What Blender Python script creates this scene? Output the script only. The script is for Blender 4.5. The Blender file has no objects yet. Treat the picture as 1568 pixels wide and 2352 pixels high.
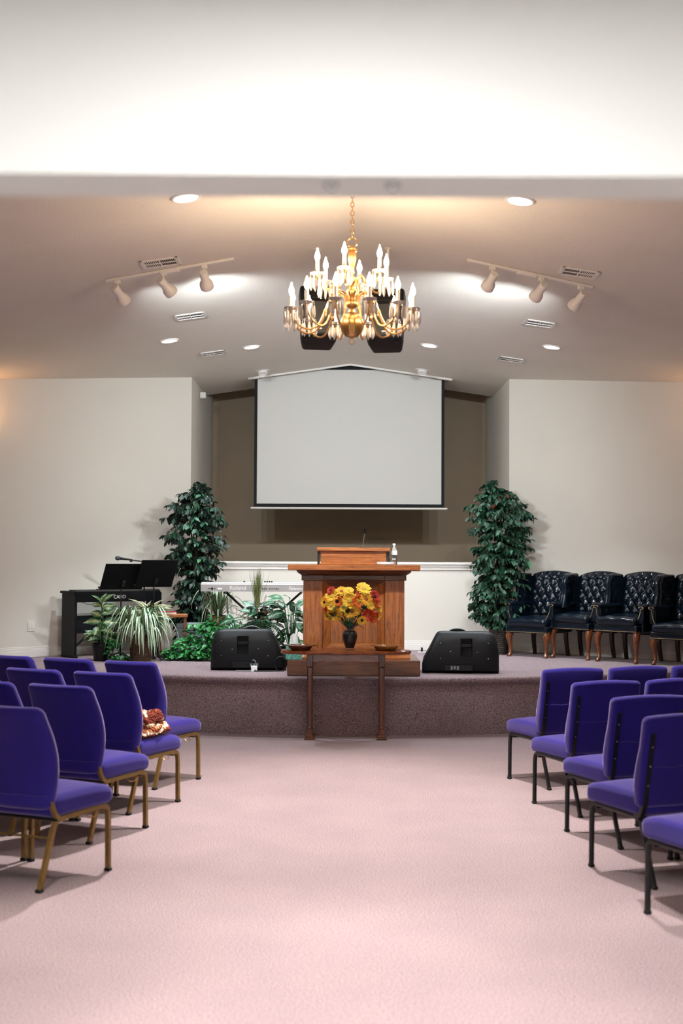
import bpy, bmesh, math, random
from mathutils import Vector, Matrix, Euler
R = math.radians
PI = math.pi
random.seed(7)
sc = bpy.context.scene
col = sc.collection

# ------------------------------------------------------------------ camera
cam_d = bpy.data.cameras.new('camera')
cam = bpy.data.objects.new('camera', cam_d)
col.objects.link(cam)
cam.location = (0, 0, 1.65)
PITCH = math.atan(114 / 2800)
cam.rotation_euler = (Matrix.Rotation(PI / 2 + PITCH, 3, 'X') @ Matrix.Rotation(R(0.3), 3, 'Z')).to_euler()
cam_d.sensor_fit = 'VERTICAL'
cam_d.sensor_height = 36
cam_d.sensor_width = 24
cam_d.lens = 36 * 2800 / 2352
cam_d.clip_start = 0.05
cam_d.dof.use_dof = True
cam_d.dof.focus_distance = 11.6
cam_d.dof.aperture_fstop = 2.0
sc.camera = cam

# ------------------------------------------------------------------ world, exposure
w = bpy.data.worlds.new('world')
sc.world = w
w.use_nodes = True
w.node_tree.nodes['Background'].inputs[0].default_value = (0.5, 0.5, 0.52, 1)
w.node_tree.nodes['Background'].inputs[1].default_value = 0.15
sc.view_settings.view_transform = 'Standard'
sc.view_settings.look = 'None'
sc.view_settings.gamma = 1
sc.view_settings.use_curve_mapping = False
sc.view_settings.exposure = 0.0
sc.cycles.max_bounces = 6
sc.cycles.diffuse_bounces = 4
sc.cycles.glossy_bounces = 3
sc.cycles.transmission_bounces = 6
sc.cycles.adaptive_threshold = 0.05
sc.cycles.caustics_reflective = False
sc.cycles.caustics_refractive = False
sc.cycles.sample_clamp_indirect = 5
sc.cycles.use_denoising = True
sc.cycles.use_light_tree = False

# lamp powers (used by the lamp builders below)
P_NAVE = 1150      # recessed lights over the seats
P_STAGE = 340     # recessed lights over the platform
P_TRACK = 185     # each track head
P_SCONCE = 9     # warm wall sconces
P_LOBBY_FILL = 18      # unseen lobby lamps added to brighten the header
L_BULB = 280      # candle bulb radiance
C_WARM = (1.0, 0.75, 0.52)
C_DAY = (0.86, 0.94, 1.0)
C_WHITE = (1.0, 0.95, 0.89)

# ------------------------------------------------------------------ materials
def nodes_of(name):
    m = bpy.data.materials.new(name)
    m.use_nodes = True
    nt = m.node_tree
    return m, nt, nt.nodes['Principled BSDF']

def ramp(nt, stops):
    r = nt.nodes.new('ShaderNodeValToRGB')
    el = r.color_ramp.elements
    while len(el) < len(stops):
        el.new(0.5)
    for e, (p, c) in zip(el, stops):
        e.position = p
        e.color = (*c, 1)
    return r

def coords(nt, scale=(1, 1, 1), kind='Object'):
    tc = nt.nodes.new('ShaderNodeTexCoord')
    mp = nt.nodes.new('ShaderNodeMapping')
    mp.inputs['Scale'].default_value = scale
    nt.links.new(tc.outputs[kind], mp.inputs['Vector'])
    return mp.outputs['Vector']

def noise(nt, vec, scale, detail=3, rough=0.5, dist=0.0):
    n = nt.nodes.new('ShaderNodeTexNoise')
    n.inputs['Scale'].default_value = scale
    n.inputs['Detail'].default_value = detail
    n.inputs['Roughness'].default_value = rough
    n.inputs['Distortion'].default_value = dist
    nt.links.new(vec, n.inputs['Vector'])
    return n

def bump(nt, b, src, strength, dist=0.002):
    bp = nt.nodes.new('ShaderNodeBump')
    bp.inputs['Strength'].default_value = strength
    bp.inputs['Distance'].default_value = dist
    nt.links.new(src, bp.inputs['Height'])
    nt.links.new(bp.outputs['Normal'], b.inputs['Normal'])

def mat(name, c, rough=0.6, metal=0.0, vary=0.0, vscale=8.0, bmp=0.0, bscale=200.0, bdist=0.001,
        sheen=0.0, coat=0.0, spec=None, trans=0.0, ior=None, emit=None, estr=0.0, scale=(1, 1, 1), kind='Object'):
    m, nt, b = nodes_of(name)
    b.inputs['Base Color'].default_value = (*c, 1)
    b.inputs['Roughness'].default_value = rough
    b.inputs['Metallic'].default_value = metal
    if spec is not None:
        b.inputs['Specular IOR Level'].default_value = spec
    if ior:
        b.inputs['IOR'].default_value = ior
    b.inputs['Transmission Weight'].default_value = trans
    b.inputs['Sheen Weight'].default_value = sheen
    b.inputs['Coat Weight'].default_value = coat
    if emit:
        b.inputs['Emission Color'].default_value = (*emit, 1)
        b.inputs['Emission Strength'].default_value = estr
    vec = coords(nt, scale, kind)
    if vary:
        n = noise(nt, vec, vscale, 4)
        lo = tuple(max(0, x * (1 - vary)) for x in c)
        hi = tuple(min(1, x * (1 + vary)) for x in c)
        r = ramp(nt, [(0.3, lo), (0.7, hi)])
        nt.links.new(n.outputs['Fac'], r.inputs['Fac'])
        nt.links.new(r.outputs['Color'], b.inputs['Base Color'])
    if bmp:
        n2 = noise(nt, vec, bscale, 2)
        bump(nt, b, n2.outputs['Fac'], bmp, bdist)
    return m

def wood(name, dark, mid, light, scale, rough=0.38, ring=5.0, coat=0.15):
    # scale stretches the grain: small number = along the board
    m, nt, b = nodes_of(name)
    vec = coords(nt, scale)
    n = noise(nt, vec, 1.0, 3, 0.5, 0.6)
    mult = nt.nodes.new('ShaderNodeMath'); mult.operation = 'MULTIPLY'; mult.inputs[1].default_value = ring
    nt.links.new(n.outputs['Fac'], mult.inputs[0])
    fr = nt.nodes.new('ShaderNodeMath'); fr.operation = 'PINGPONG'; fr.inputs[1].default_value = 0.5
    nt.links.new(mult.outputs[0], fr.inputs[0])
    fine = noise(nt, coords(nt, tuple(s * 9 for s in scale)), 2.0, 3, 0.6)
    add = nt.nodes.new('ShaderNodeMath'); add.operation = 'MULTIPLY_ADD'; add.inputs[1].default_value = 0.9
    nt.links.new(fr.outputs[0], add.inputs[0])
    half = nt.nodes.new('ShaderNodeMath'); half.operation = 'MULTIPLY_ADD'; half.inputs[1].default_value = 1.1; half.inputs[2].default_value = -0.25
    nt.links.new(fine.outputs['Fac'], half.inputs[0])
    nt.links.new(half.outputs[0], add.inputs[2])
    r = ramp(nt, [(0.12, dark), (0.4, mid), (0.85, light)])
    nt.links.new(add.outputs[0], r.inputs['Fac'])
    nt.links.new(r.outputs['Color'], b.inputs['Base Color'])
    b.inputs['Roughness'].default_value = rough
    b.inputs['Coat Weight'].default_value = coat
    bump(nt, b, fine.outputs['Fac'], 0.12, 0.001)
    return m

def carpet(name, lo, hi):
    m, nt, b = nodes_of(name)
    vec = coords(nt)
    n = noise(nt, vec, 150, 2, 0.7)
    n2 = noise(nt, vec, 2.2, 3)
    r = ramp(nt, [(0.37, lo), (0.63, hi)])
    nt.links.new(n.outputs['Fac'], r.inputs['Fac'])
    r2 = ramp(nt, [(0.3, (0.93, 0.93, 0.93)), (0.7, (1.05, 1.04, 1.03))])
    nt.links.new(n2.outputs['Fac'], r2.inputs['Fac'])
    mx = nt.nodes.new('ShaderNodeMix'); mx.data_type = 'RGBA'; mx.blend_type = 'MULTIPLY'; mx.inputs[0].default_value = 1
    nt.links.new(r.outputs['Color'], mx.inputs[6]); nt.links.new(r2.outputs['Color'], mx.inputs[7])
    nt.links.new(mx.outputs[2], b.inputs['Base Color'])
    b.inputs['Roughness'].default_value = 0.95
    b.inputs['Specular IOR Level'].default_value = 0.1
    b.inputs['Sheen Weight'].default_value = 0.15
    bump(nt, b, n.outputs['Fac'], 0.35, 0.004)
    return m

def fabric(name, c, sheen=0.5, tint=(0.75, 0.62, 1.0)):
    m, nt, b = nodes_of(name)
    vec = coords(nt)
    n = noise(nt, vec, 420, 2, 0.6)
    r = ramp(nt, [(0.3, tuple(x * 0.82 for x in c)), (0.7, tuple(min(1, x * 1.18) for x in c))])
    nt.links.new(n.outputs['Fac'], r.inputs['Fac'])
    nt.links.new(r.outputs['Color'], b.inputs['Base Color'])
    b.inputs['Roughness'].default_value = 0.9
    b.inputs['Specular IOR Level'].default_value = 0.15
    b.inputs['Sheen Weight'].default_value = sheen
    b.inputs['Sheen Roughness'].default_value = 0.38
    b.inputs['Sheen Tint'].default_value = (*tint, 1)
    bump(nt, b, n.outputs['Fac'], 0.25, 0.001)
    return m

def leafmat(name, c1, c2, rough=0.4, vein=None):
    m, nt, b = nodes_of(name)
    oi = nt.nodes.new('ShaderNodeObjectInfo')
    vec = coords(nt)
    n = noise(nt, vec, 14 if vein is None else vein, 3)
    add = nt.nodes.new('ShaderNodeMath'); add.operation = 'MULTIPLY_ADD'; add.inputs[1].default_value = 0.5
    nt.links.new(oi.outputs['Random'], add.inputs[0])
    sub = nt.nodes.new('ShaderNodeMath'); sub.operation = 'SUBTRACT'; sub.inputs[1].default_value = 0.25
    nt.links.new(n.outputs['Fac'], sub.inputs[0])
    nt.links.new(sub.outputs[0], add.inputs[2])
    r = ramp(nt, [(0.25, c1), (0.75, c2)])
    nt.links.new(add.outputs[0], r.inputs['Fac'])
    nt.links.new(r.outputs['Color'], b.inputs['Base Color'])
    b.inputs['Roughness'].default_value = rough
    return m

def stripe_leaf(name, edge, mid, lo=0.25, hi=0.45, noise_amt=0.0, axis=0):
    # colour across the blade (UV x: 0 at one edge, 1 at the other)
    m, nt, b = nodes_of(name)
    tc = nt.nodes.new('ShaderNodeTexCoord')
    sep = nt.nodes.new('ShaderNodeSeparateXYZ')
    nt.links.new(tc.outputs['UV'], sep.inputs[0])
    s = nt.nodes.new('ShaderNodeMath'); s.operation = 'SUBTRACT'; s.inputs[1].default_value = 0.5
    nt.links.new(sep.outputs[axis], s.inputs[0])
    a = nt.nodes.new('ShaderNodeMath'); a.operation = 'ABSOLUTE'
    nt.links.new(s.outputs[0], a.inputs[0])
    src = a.outputs[0]
    if noise_amt:
        n = noise(nt, tc.outputs['UV'], 9, 3)
        ad = nt.nodes.new('ShaderNodeMath'); ad.operation = 'MULTIPLY_ADD'; ad.inputs[1].default_value = noise_amt
        sb = nt.nodes.new('ShaderNodeMath'); sb.operation = 'SUBTRACT'; sb.inputs[1].default_value = 0.5
        nt.links.new(n.outputs['Fac'], sb.inputs[0])
        nt.links.new(sb.outputs[0], ad.inputs[0]); nt.links.new(src, ad.inputs[2])
        src = ad.outputs[0]
    r = ramp(nt, [(lo, mid), (hi, edge)])
    nt.links.new(src, r.inputs['Fac'])
    nt.links.new(r.outputs['Color'], b.inputs['Base Color'])
    b.inputs['Roughness'].default_value = 0.4
    return m

def emis(name, c, s):
    m, nt, b = nodes_of(name)
    b.inputs['Base Color'].default_value = (0.9, 0.9, 0.9, 1)
    b.inputs['Emission Color'].default_value = (*c, 1)
    b.inputs['Emission Strength'].default_value = s
    return m

M = {}
M['wall'] = mat('wall_paint', (0.71, 0.67, 0.59), 0.75, vary=0.025, vscale=1.2, bmp=0.12, bscale=120)
M['ceil'] = mat('ceiling_texture', (0.78, 0.735, 0.65), 0.85, vary=0.02, vscale=2, bmp=0.5, bscale=75, bdist=0.004)
M['tan'] = mat('tan_paint', (0.37, 0.29, 0.20), 0.8, vary=0.04, vscale=2, bmp=0.15, bscale=150)
M['trim'] = mat('white_trim', (0.78, 0.745, 0.69), 0.45)
M['header'] = mat('header_white', (0.86, 0.86, 0.85), 0.6, bmp=0.05, bscale=90)
M['carpet'] = carpet('mauve_carpet', (0.095, 0.060, 0.069), (0.39, 0.305, 0.325))
M['riser'] = carpet('riser_carpet', (0.095, 0.060, 0.069), (0.39, 0.305, 0.325))
M['dark'] = mat('dark_void', (0.012, 0.012, 0.014), 0.9)
M['black'] = mat('black_plastic', (0.0045, 0.0055, 0.0065), 0.5, bmp=0.2, bscale=500, spec=0.28)
M['blackgloss'] = mat('black_satin', (0.004, 0.0045, 0.0055), 0.38, spec=0.3)
M['blackmatte'] = mat('black_matte', (0.003, 0.003, 0.0035), 0.75, spec=0.12)
M['blackmetal'] = mat('black_metal', (0.006, 0.006, 0.007), 0.4, vary=0.1, spec=0.35)
M['grille'] = mat('speaker_grille', (0.05, 0.055, 0.055), 0.6, bmp=0.6, bscale=700)
M['white'] = mat('white_enamel', (0.80, 0.77, 0.73), 0.4)
M['ventdark'] = mat('vent_dark', (0.04, 0.035, 0.03), 0.8)
M['screen'] = mat('screen_fabric', (0.66, 0.65, 0.61), 0.9, bmp=0.05, bscale=800)
M['screenblack'] = mat('screen_border', (0.008, 0.009, 0.01), 0.9)
M['brass'] = mat('brass', (0.56, 0.33, 0.115), 0.3, 1.0, vary=0.1)
M['goldleg'] = mat('gold_paint_metal', (0.21, 0.128, 0.04), 0.42, 0.5, vary=0.15, vscale=30)
M['crystal'] = mat('crystal_glass', (0.95, 0.90, 0.86), 0.08, trans=0.55, ior=1.5)
M['pan'] = mat('pan_glass', (0.92, 0.86, 0.80), 0.15, trans=0.35, ior=1.45)
M['candle'] = mat('candle_sleeve', (0.85, 0.78, 0.66), 0.5)
M['bulb'] = emis('candle_bulb', C_WARM, L_BULB)
M['lens_white'] = emis('downlight_lens', (1, 0.97, 0.93), 6)
M['lens_white'].cycles.emission_sampling = 'NONE'   # the lamps behind the lenses carry the light
M['purple'] = fabric('purple_fabric', (0.018, 0.0125, 0.155), 0.8)
M['oakv'] = wood('oak_vertical', (0.06, 0.015, 0.004), (0.26, 0.074, 0.014), (0.41, 0.13, 0.026), (16, 16, 1.3))
M['oakh'] = wood('oak_horizontal', (0.09, 0.024, 0.006), (0.29, 0.085, 0.018), (0.42, 0.14, 0.034), (1.3, 16, 16))
M['oakdark'] = wood('oak_dark', (0.03, 0.009, 0.004), (0.10, 0.031, 0.01), (0.17, 0.056, 0.017), (1.2, 12, 12))
M['cherry'] = wood('cherry', (0.05, 0.009, 0.002), (0.17, 0.038, 0.008), (0.29, 0.08, 0.016), (2, 20, 20), 0.25, coat=0.3)
M['cherryv'] = wood('cherry_vertical', (0.02, 0.005, 0.002), (0.07, 0.016, 0.005), (0.14, 0.034, 0.009), (20, 20, 2), 0.3, coat=0.15)
M['mahog'] = wood('mahogany', (0.035, 0.008, 0.003), (0.11, 0.028, 0.007), (0.2, 0.055, 0.014), (20, 20, 3), 0.25, coat=0.4)
M['mahogdark'] = mat('mahogany_dark', (0.025, 0.01, 0.006), 0.35)
M['bowl_dark'] = wood('walnut_bowl', (0.035, 0.012, 0.005), (0.10, 0.035, 0.014), (0.17, 0.06, 0.022), (6, 6, 20), 0.2, coat=0.6)
M['bowl_light'] = wood('maple_bowl', (0.16, 0.06, 0.014), (0.30, 0.125, 0.03), (0.42, 0.19, 0.05), (6, 6, 20), 0.25, coat=0.5)
M['leather'] = mat('navy_leather', (0.003, 0.007, 0.013), 0.19, vary=0.25, vscale=12, bmp=0.08, bscale=260, spec=0.4)
M['nail'] = mat('brass_nail', (0.8, 0.62, 0.3), 0.25, 1.0)
M['silver'] = mat('silver_plastic', (0.50, 0.47, 0.46), 0.32, 0.55)
M['silverlight'] = mat('silver_top', (0.75, 0.75, 0.75), 0.3, 0.5)
M['ltext'] = mat('pale_print', (0.75, 0.73, 0.7), 0.5)
M['steel'] = mat('steel', (0.55, 0.6, 0.6), 0.25, 1.0)
M['ficus'] = leafmat('ficus_leaf', (0.003, 0.016, 0.009), (0.010, 0.07, 0.03), 0.55)
M['ficuslight'] = leafmat('ficus_leaf_light', (0.010, 0.065, 0.028), (0.035, 0.15, 0.058), 0.55)
M['ivy'] = leafmat('pothos_leaf', (0.012, 0.10, 0.025), (0.07, 0.40, 0.10), 0.4)
M['green'] = leafmat('green_leaf', (0.008, 0.05, 0.018), (0.03, 0.15, 0.05), 0.4)
M['darkgreen'] = leafmat('dark_green_leaf', (0.006, 0.03, 0.014), (0.016, 0.08, 0.035), 0.4)
M['olive'] = leafmat('dry_grass', (0.10, 0.13, 0.035), (0.26, 0.27, 0.10), 0.7)
M['brownleaf'] = leafmat('dried_brown', (0.05, 0.03, 0.015), (0.17, 0.10, 0.05), 0.8)
M['mauve'] = leafmat('mauve_dried', (0.09, 0.05, 0.05), (0.25, 0.17, 0.16), 0.8)
M['spider'] = stripe_leaf('spider_blade', (0.035, 0.16, 0.05), (0.72, 0.76, 0.58), 0.18, 0.32)
M['dieff'] = stripe_leaf('dieffenbachia_leaf', (0.02, 0.11, 0.035), (0.46, 0.50, 0.25), 0.06, 0.24, 0.9)
M['hosta'] = stripe_leaf('variegated_leaf', (0.60, 0.56, 0.38), (0.08, 0.17, 0.05), 0.12, 0.34, 0.6)
M['calathea'] = stripe_leaf('veined_leaf', (0.012, 0.085, 0.035), (0.30, 0.46, 0.33), 0.03, 0.16, 0.75)
M['rustleaf'] = mat('rust_leaf', (0.16, 0.035, 0.015), 0.6)
M['bark'] = mat('bark', (0.07, 0.04, 0.025), 0.85, vary=0.3, vscale=20, bmp=0.4, bscale=60)
M['wicker'] = mat('dark_wicker', (0.028, 0.02, 0.015), 0.6, vary=0.4, vscale=60, bmp=0.5, bscale=120)
M['wickerbrown'] = mat('brown_wicker', (0.085, 0.045, 0.022), 0.65, vary=0.4, vscale=60)
M['clay'] = mat('clay_pot', (0.22, 0.08, 0.035), 0.7, vary=0.15)
M['soil'] = mat('soil', (0.02, 0.014, 0.01), 0.95, bmp=0.5, bscale=80)
M['teal'] = mat('teal_print', (0.10, 0.33, 0.27), 0.6, vary=0.6, vscale=60)
M['paper'] = mat('white_paper', (0.88, 0.87, 0.85), 0.7)
M['bottle'] = mat('clear_bottle', (0.97, 0.98, 1.0), 0.04, trans=0.95, ior=1.25)
M['glass'] = mat('vase_glass', (0.95, 0.93, 0.95), 0.03, trans=0.97, ior=1.16)
M['beads'] = mat('black_beads', (0.004, 0.0035, 0.005), 0.3, bmp=0.6, bscale=140, bdist=0.003, spec=0.3, coat=0.5)
M['greyplastic'] = mat('grey_plastic', (0.17, 0.19, 0.20), 0.5)
M['red'] = mat('red_cloth', (0.30, 0.012, 0.02), 0.8)
M['petal_y'] = leafmat('yellow_petal', (0.82, 0.40, 0.015), (0.97, 0.64, 0.06), 0.6)
M['petal_o'] = leafmat('orange_petal', (0.60, 0.065, 0.012), (0.80, 0.21, 0.025), 0.6)
M['petal_r'] = leafmat('red_petal', (0.34, 0.008, 0.012), (0.60, 0.045, 0.02), 0.6)
M['disc_g'] = mat('green_disc', (0.55, 0.42, 0.06), 0.9, vary=0.4, vscale=150, bmp=0.9, bscale=250)
M['disc_b'] = mat('brown_disc', (0.30, 0.11, 0.025), 0.9, vary=0.5, vscale=150, bmp=0.9, bscale=250)
M['disc_k'] = mat('dark_disc', (0.015, 0.008, 0.008), 0.9, bmp=0.9, bscale=250)
M['wheat'] = mat('wheat', (0.52, 0.36, 0.15), 0.8, vary=0.3, vscale=80)
M['outlet'] = mat('ivory_plastic', (0.76, 0.72, 0.65), 0.4)
M['redled'] = mat('red_tape', (0.5, 0.03, 0.02), 0.5)

# ------------------------------------------------------------------ mesh builder
class MB:
    def __init__(s):
        s.v = []; s.f = []; s.uv = []
    def add(s, vs, fs, X=None):
        o = len(s.v)
        s.v += [tuple(X @ Vector(p)) if X else tuple(p) for p in vs]
        s.f += [tuple(i + o for i in f) for f in fs]
        return s
    def box(s, x0, y0, z0, x1, y1, z1, b=0.003, X=None):
        if b <= 0:
            vs = [(x, y, z) for x in (x0, x1) for y in (y0, y1) for z in (z0, z1)]
            return s.add(vs, [(0, 1, 3, 2), (4, 6, 7, 5), (0, 4, 5, 1), (2, 3, 7, 6), (0, 2, 6, 4), (1, 5, 7, 3)], X)
        b = min(b, abs(x1 - x0) * .45, abs(y1 - y0) * .45, abs(z1 - z0) * .45)
        vs = []; ix = {}
        lo = (x0, y0, z0); hi = (x1, y1, z1)
        for i in (0, 1):
            for j in (0, 1):
                for k in (0, 1):
                    sg = (i, j, k)
                    for a in range(3):
                        p = []
                        for q in range(3):
                            e = hi[q] if sg[q] else lo[q]
                            p.append(e if q == a else e + (-b if sg[q] else b))
                        ix[(i, j, k, a)] = len(vs); vs.append(p)
        fs = []
        for i in (0, 1):
            for j in (0, 1):
                for k in (0, 1):
                    fs.append((ix[i, j, k, 0], ix[i, j, k, 1], ix[i, j, k, 2]))
        for q in (0, 1):
            fs.append((ix[q, 0, 0, 0], ix[q, 0, 1, 0], ix[q, 1, 1, 0], ix[q, 1, 0, 0]))
            fs.append((ix[0, q, 0, 1], ix[0, q, 1, 1], ix[1, q, 1, 1], ix[1, q, 0, 1]))
            fs.append((ix[0, 0, q, 2], ix[0, 1, q, 2], ix[1, 1, q, 2], ix[1, 0, q, 2]))
        for p in (0, 1):
            for q in (0, 1):
                fs.append((ix[0, p, q, 1], ix[1, p, q, 1], ix[1, p, q, 2], ix[0, p, q, 2]))
                fs.append((ix[p, 0, q, 0], ix[p, 1, q, 0], ix[p, 1, q, 2], ix[p, 0, q, 2]))
                fs.append((ix[p, q, 0, 0], ix[p, q, 1, 0], ix[p, q, 1, 1], ix[p, q, 0, 1]))
        return s.add(vs, fs, X)
    def tube(s, pts, r, n=8, cap=True, X=None, square=False):
        pts = [Vector(p) for p in pts]
        m = len(pts)
        rs = r if isinstance(r, (list, tuple)) else [r] * m
        t0 = (pts[1] - pts[0]).normalized()
        up = Vector((0, 0, 1)) if abs(t0.z) < .9 else Vector((1, 0, 0))
        nrm = (up - t0 * up.dot(t0)).normalized()
        vs = []; fs = []
        off = PI / n if square else 0
        for i, p in enumerate(pts):
            if i == 0: t = t0
            elif i == m - 1: t = (pts[i] - pts[i - 1]).normalized()
            else: t = ((pts[i + 1] - p).normalized() + (p - pts[i - 1]).normalized()).normalized()
            nrm = (nrm - t * nrm.dot(t)).normalized()
            bn = t.cross(nrm)
            for k in range(n):
                a = 2 * PI * k / n + off
                vs.append(p + (nrm * math.cos(a) + bn * math.sin(a)) * rs[i])
        for i in range(m - 1):
            for k in range(n):
                k2 = (k + 1) % n
                fs.append((i * n + k, i * n + k2, (i + 1) * n + k2, (i + 1) * n + k))
        if cap:
            fs.append(tuple(range(n))[::-1]); fs.append(tuple((m - 1) * n + k for k in range(n)))
        return s.add(vs, fs, X)
    def lathe(s, prof, n=24, X=None, flute=0, fdep=0.0, cap=True):
        vs = []; fs = []
        for r, z in prof:
            for k in range(n):
                a = 2 * PI * k / n
                rr = r * (1 - fdep * (0.5 - 0.5 * abs(math.cos(a * flute / 2))) * 2) if flute else r
                vs.append((rr * math.cos(a), rr * math.sin(a), z))
        m = len(prof)
        for i in range(m - 1):
            for k in range(n):
                k2 = (k + 1) % n
                fs.append((i * n + k, i * n + k2, (i + 1) * n + k2, (i + 1) * n + k))
        if cap:
            if prof[0][0] > 1e-5: fs.append(tuple(range(n))[::-1])
            if prof[-1][0] > 1e-5: fs.append(tuple((m - 1) * n + k for k in range(n)))
        return s.add(vs, fs, X)
    def prism(s, poly, d0, d1, axes='xz', X=None):
        # poly in two axes, extruded along the third from d0 to d1
        third = [a for a in 'xyz' if a not in axes][0]
        n = len(poly); vs = []
        for d in (d0, d1):
            for p in poly:
                q = {axes[0]: p[0], axes[1]: p[1], third: d}
                vs.append((q['x'], q['y'], q['z']))
        fs = [tuple(range(n)), tuple(range(2 * n - 1, n - 1, -1))]
        for i in range(n):
            j = (i + 1) % n
            fs.append((i, i + n, j + n, j))
        return s.add(vs, fs, X)
    def rbox(s, c, h, r, mid=(2, 2, 2), warp=None, X=None, seg=3):
        # rounded box: centre, half sizes, radius; warp maps each point afterwards
        ax = []
        r = min(r, min(h) * .999)
        for q in range(3):
            H = h[q]; rr = min(r, H * .999)
            e = [-H + rr * (1 - math.tan((1 - i / seg) * PI / 4)) for i in range(seg)] + [-H + rr]
            inner = [(-H + rr) + (2 * (H - rr)) * i / mid[q] for i in range(1, mid[q])] if mid[q] > 1 else []
            ax.append(e + inner + [-x for x in reversed(e)])
        vs = []; ix = {}
        nx, ny, nz = (len(a) for a in ax)
        def vid(i, j, k):
            if (i, j, k) in ix: return ix[i, j, k]
            p = Vector((ax[0][i], ax[1][j], ax[2][k]))
            q = Vector([max(-(h[a] - min(r, h[a] * .999)), min(h[a] - min(r, h[a] * .999), p[a])) for a in range(3)])
            d = p - q
            if d.length > 1e-9:
                p = q + d.normalized() * min(r, max(h))
                for a in range(3):
                    p[a] = max(-h[a], min(h[a], p[a]))
            p = p + Vector(c)
            if warp: p = Vector(warp(p.x, p.y, p.z))
            ix[i, j, k] = len(vs); vs.append(p)
            return ix[i, j, k]
        fs = []
        for (A, B, Cn, fx) in ((0, 1, 2, None), (0, 2, 1, None), (1, 2, 0, None)):
            na, nb, nc = (nx, ny, nz)[A], (nx, ny, nz)[B], (nx, ny, nz)[Cn]
            for cc in (0, nc - 1):
                for a in range(na - 1):
                    for b in range(nb - 1):
                        f = []
                        for (da, db) in ((0, 0), (1, 0), (1, 1), (0, 1)):
                            t = [0, 0, 0]; t[A] = a + da; t[B] = b + db; t[Cn] = cc
                            f.append(vid(*t))
                        fs.append(tuple(f))
        return s.add(vs, fs, X)
    def mesh(s, name, smooth=35, uv=False):
        me = bpy.data.meshes.new(name)
        me.from_pydata(s.v, [], s.f)
        bm = bmesh.new(); bm.from_mesh(me)
        bmesh.ops.recalc_face_normals(bm, faces=bm.faces)
        bm.to_mesh(me); bm.free()
        if smooth:
            me.shade_smooth()
            me.set_sharp_from_angle(angle=R(smooth))
        return me
    def build(s, name, m, parent=None, smooth=35, loc=None, rot=None):
        me = s.mesh(name, smooth)
        return link(name, me, m, parent, loc, rot)

def link(name, me, m, parent=None, loc=None, rot=None):
    if m is not None and not me.materials:
        me.materials.append(M[m] if isinstance(m, str) else m)
    o = bpy.data.objects.new(name, me)
    col.objects.link(o)
    if parent: o.parent = parent
    if loc is not None: o.location = loc
    if rot is not None: o.rotation_euler = rot
    return o

def tag(o, label, cat, group=None, kind=None):
    o['label'] = label; o['category'] = cat
    if group: o['group'] = group
    if kind: o['kind'] = kind
    return o
def thing(name, label, cat, loc=(0, 0, 0), rz=0, group=None):
    o = bpy.data.objects.new(name, None); col.objects.link(o)
    o.empty_display_size = 0.1
    o.location = loc; o.rotation_euler = (0, 0, rz)
    return tag(o, label, cat, group)
def struct(o, label=None):
    o['kind'] = 'structure'
    if label: o['label'] = label
    return o
def dup(root, loc, rz, label):
    r = root.copy(); col.objects.link(r); r.location = loc; r.rotation_euler = (0, 0, rz); r['label'] = label
    for ch in list(root.children):
        c = ch.copy(); col.objects.link(c); c.parent = r
        for g in ch.children:
            d = g.copy(); col.objects.link(d); d.parent = c
    return r
def aim(d, roll=0.0):
    return Vector(d).to_track_quat('-Z', 'Y').to_euler()
def lamp(name, kind, loc, power, color, parent=None, **kw):
    l = bpy.data.lights.new(name, kind); l.energy = power; l.color = color
    for k, v in kw.items():
        if k != 'rot': setattr(l, k, v)
    o = bpy.data.objects.new(name, l); col.objects.link(o); o.location = loc
    if 'rot' in kw: o.rotation_euler = kw['rot']
    if parent: o.parent = parent
    return o
def zmat(d, pos=(0, 0, 0), spin=0.0):
    # matrix whose local Z points along d
    q = Vector(d).to_track_quat('Z', 'Y')
    return Matrix.Translation(pos) @ q.to_matrix().to_4x4() @ Matrix.Rotation(spin, 4, 'Z')
def text(body, size, m, parent, loc, rot, shear=0.0, depth=0.001, name='lettering'):
    cu = bpy.data.curves.new(name, 'FONT'); cu.body = body; cu.size = size; cu.shear = shear
    cu.extrude = depth; cu.align_x = 'LEFT'
    t = bpy.data.objects.new(name, cu); col.objects.link(t)
    dg = bpy.context.evaluated_depsgraph_get()
    me = bpy.data.meshes.new_from_object(t.evaluated_get(dg))
    bpy.data.objects.remove(t); bpy.data.curves.remove(cu)
    me.materials.clear()
    return link(name, me, m, parent, loc, rot)

# ------------------------------------------------------------------ the setting
XC = 0.105          # centre line of the room
ZR, KS = 4.245, 0.145   # ridge height, ceiling slope
S = 0.55            # platform height
YC, HW = 15.25, 1.995   # mouth of the recess: depth and half width
XS = 5.2            # side wall half width
WSL = 0.85          # the angled walls: depth lost per metre outwards
Y0, Y1 = 2.20, 2.34 # wall with the entrance opening
def cz(x, y=0): return ZR - KS * abs(x - XC)
def wy(x): return YC - WSL * (abs(x - XC) - HW)
YS = wy(XC + XS)

def poly(name, pts, m, smooth=0):
    mb = MB(); mb.add(pts, [tuple(range(len(pts)))])
    return mb.build(name, m, None, smooth)
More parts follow.
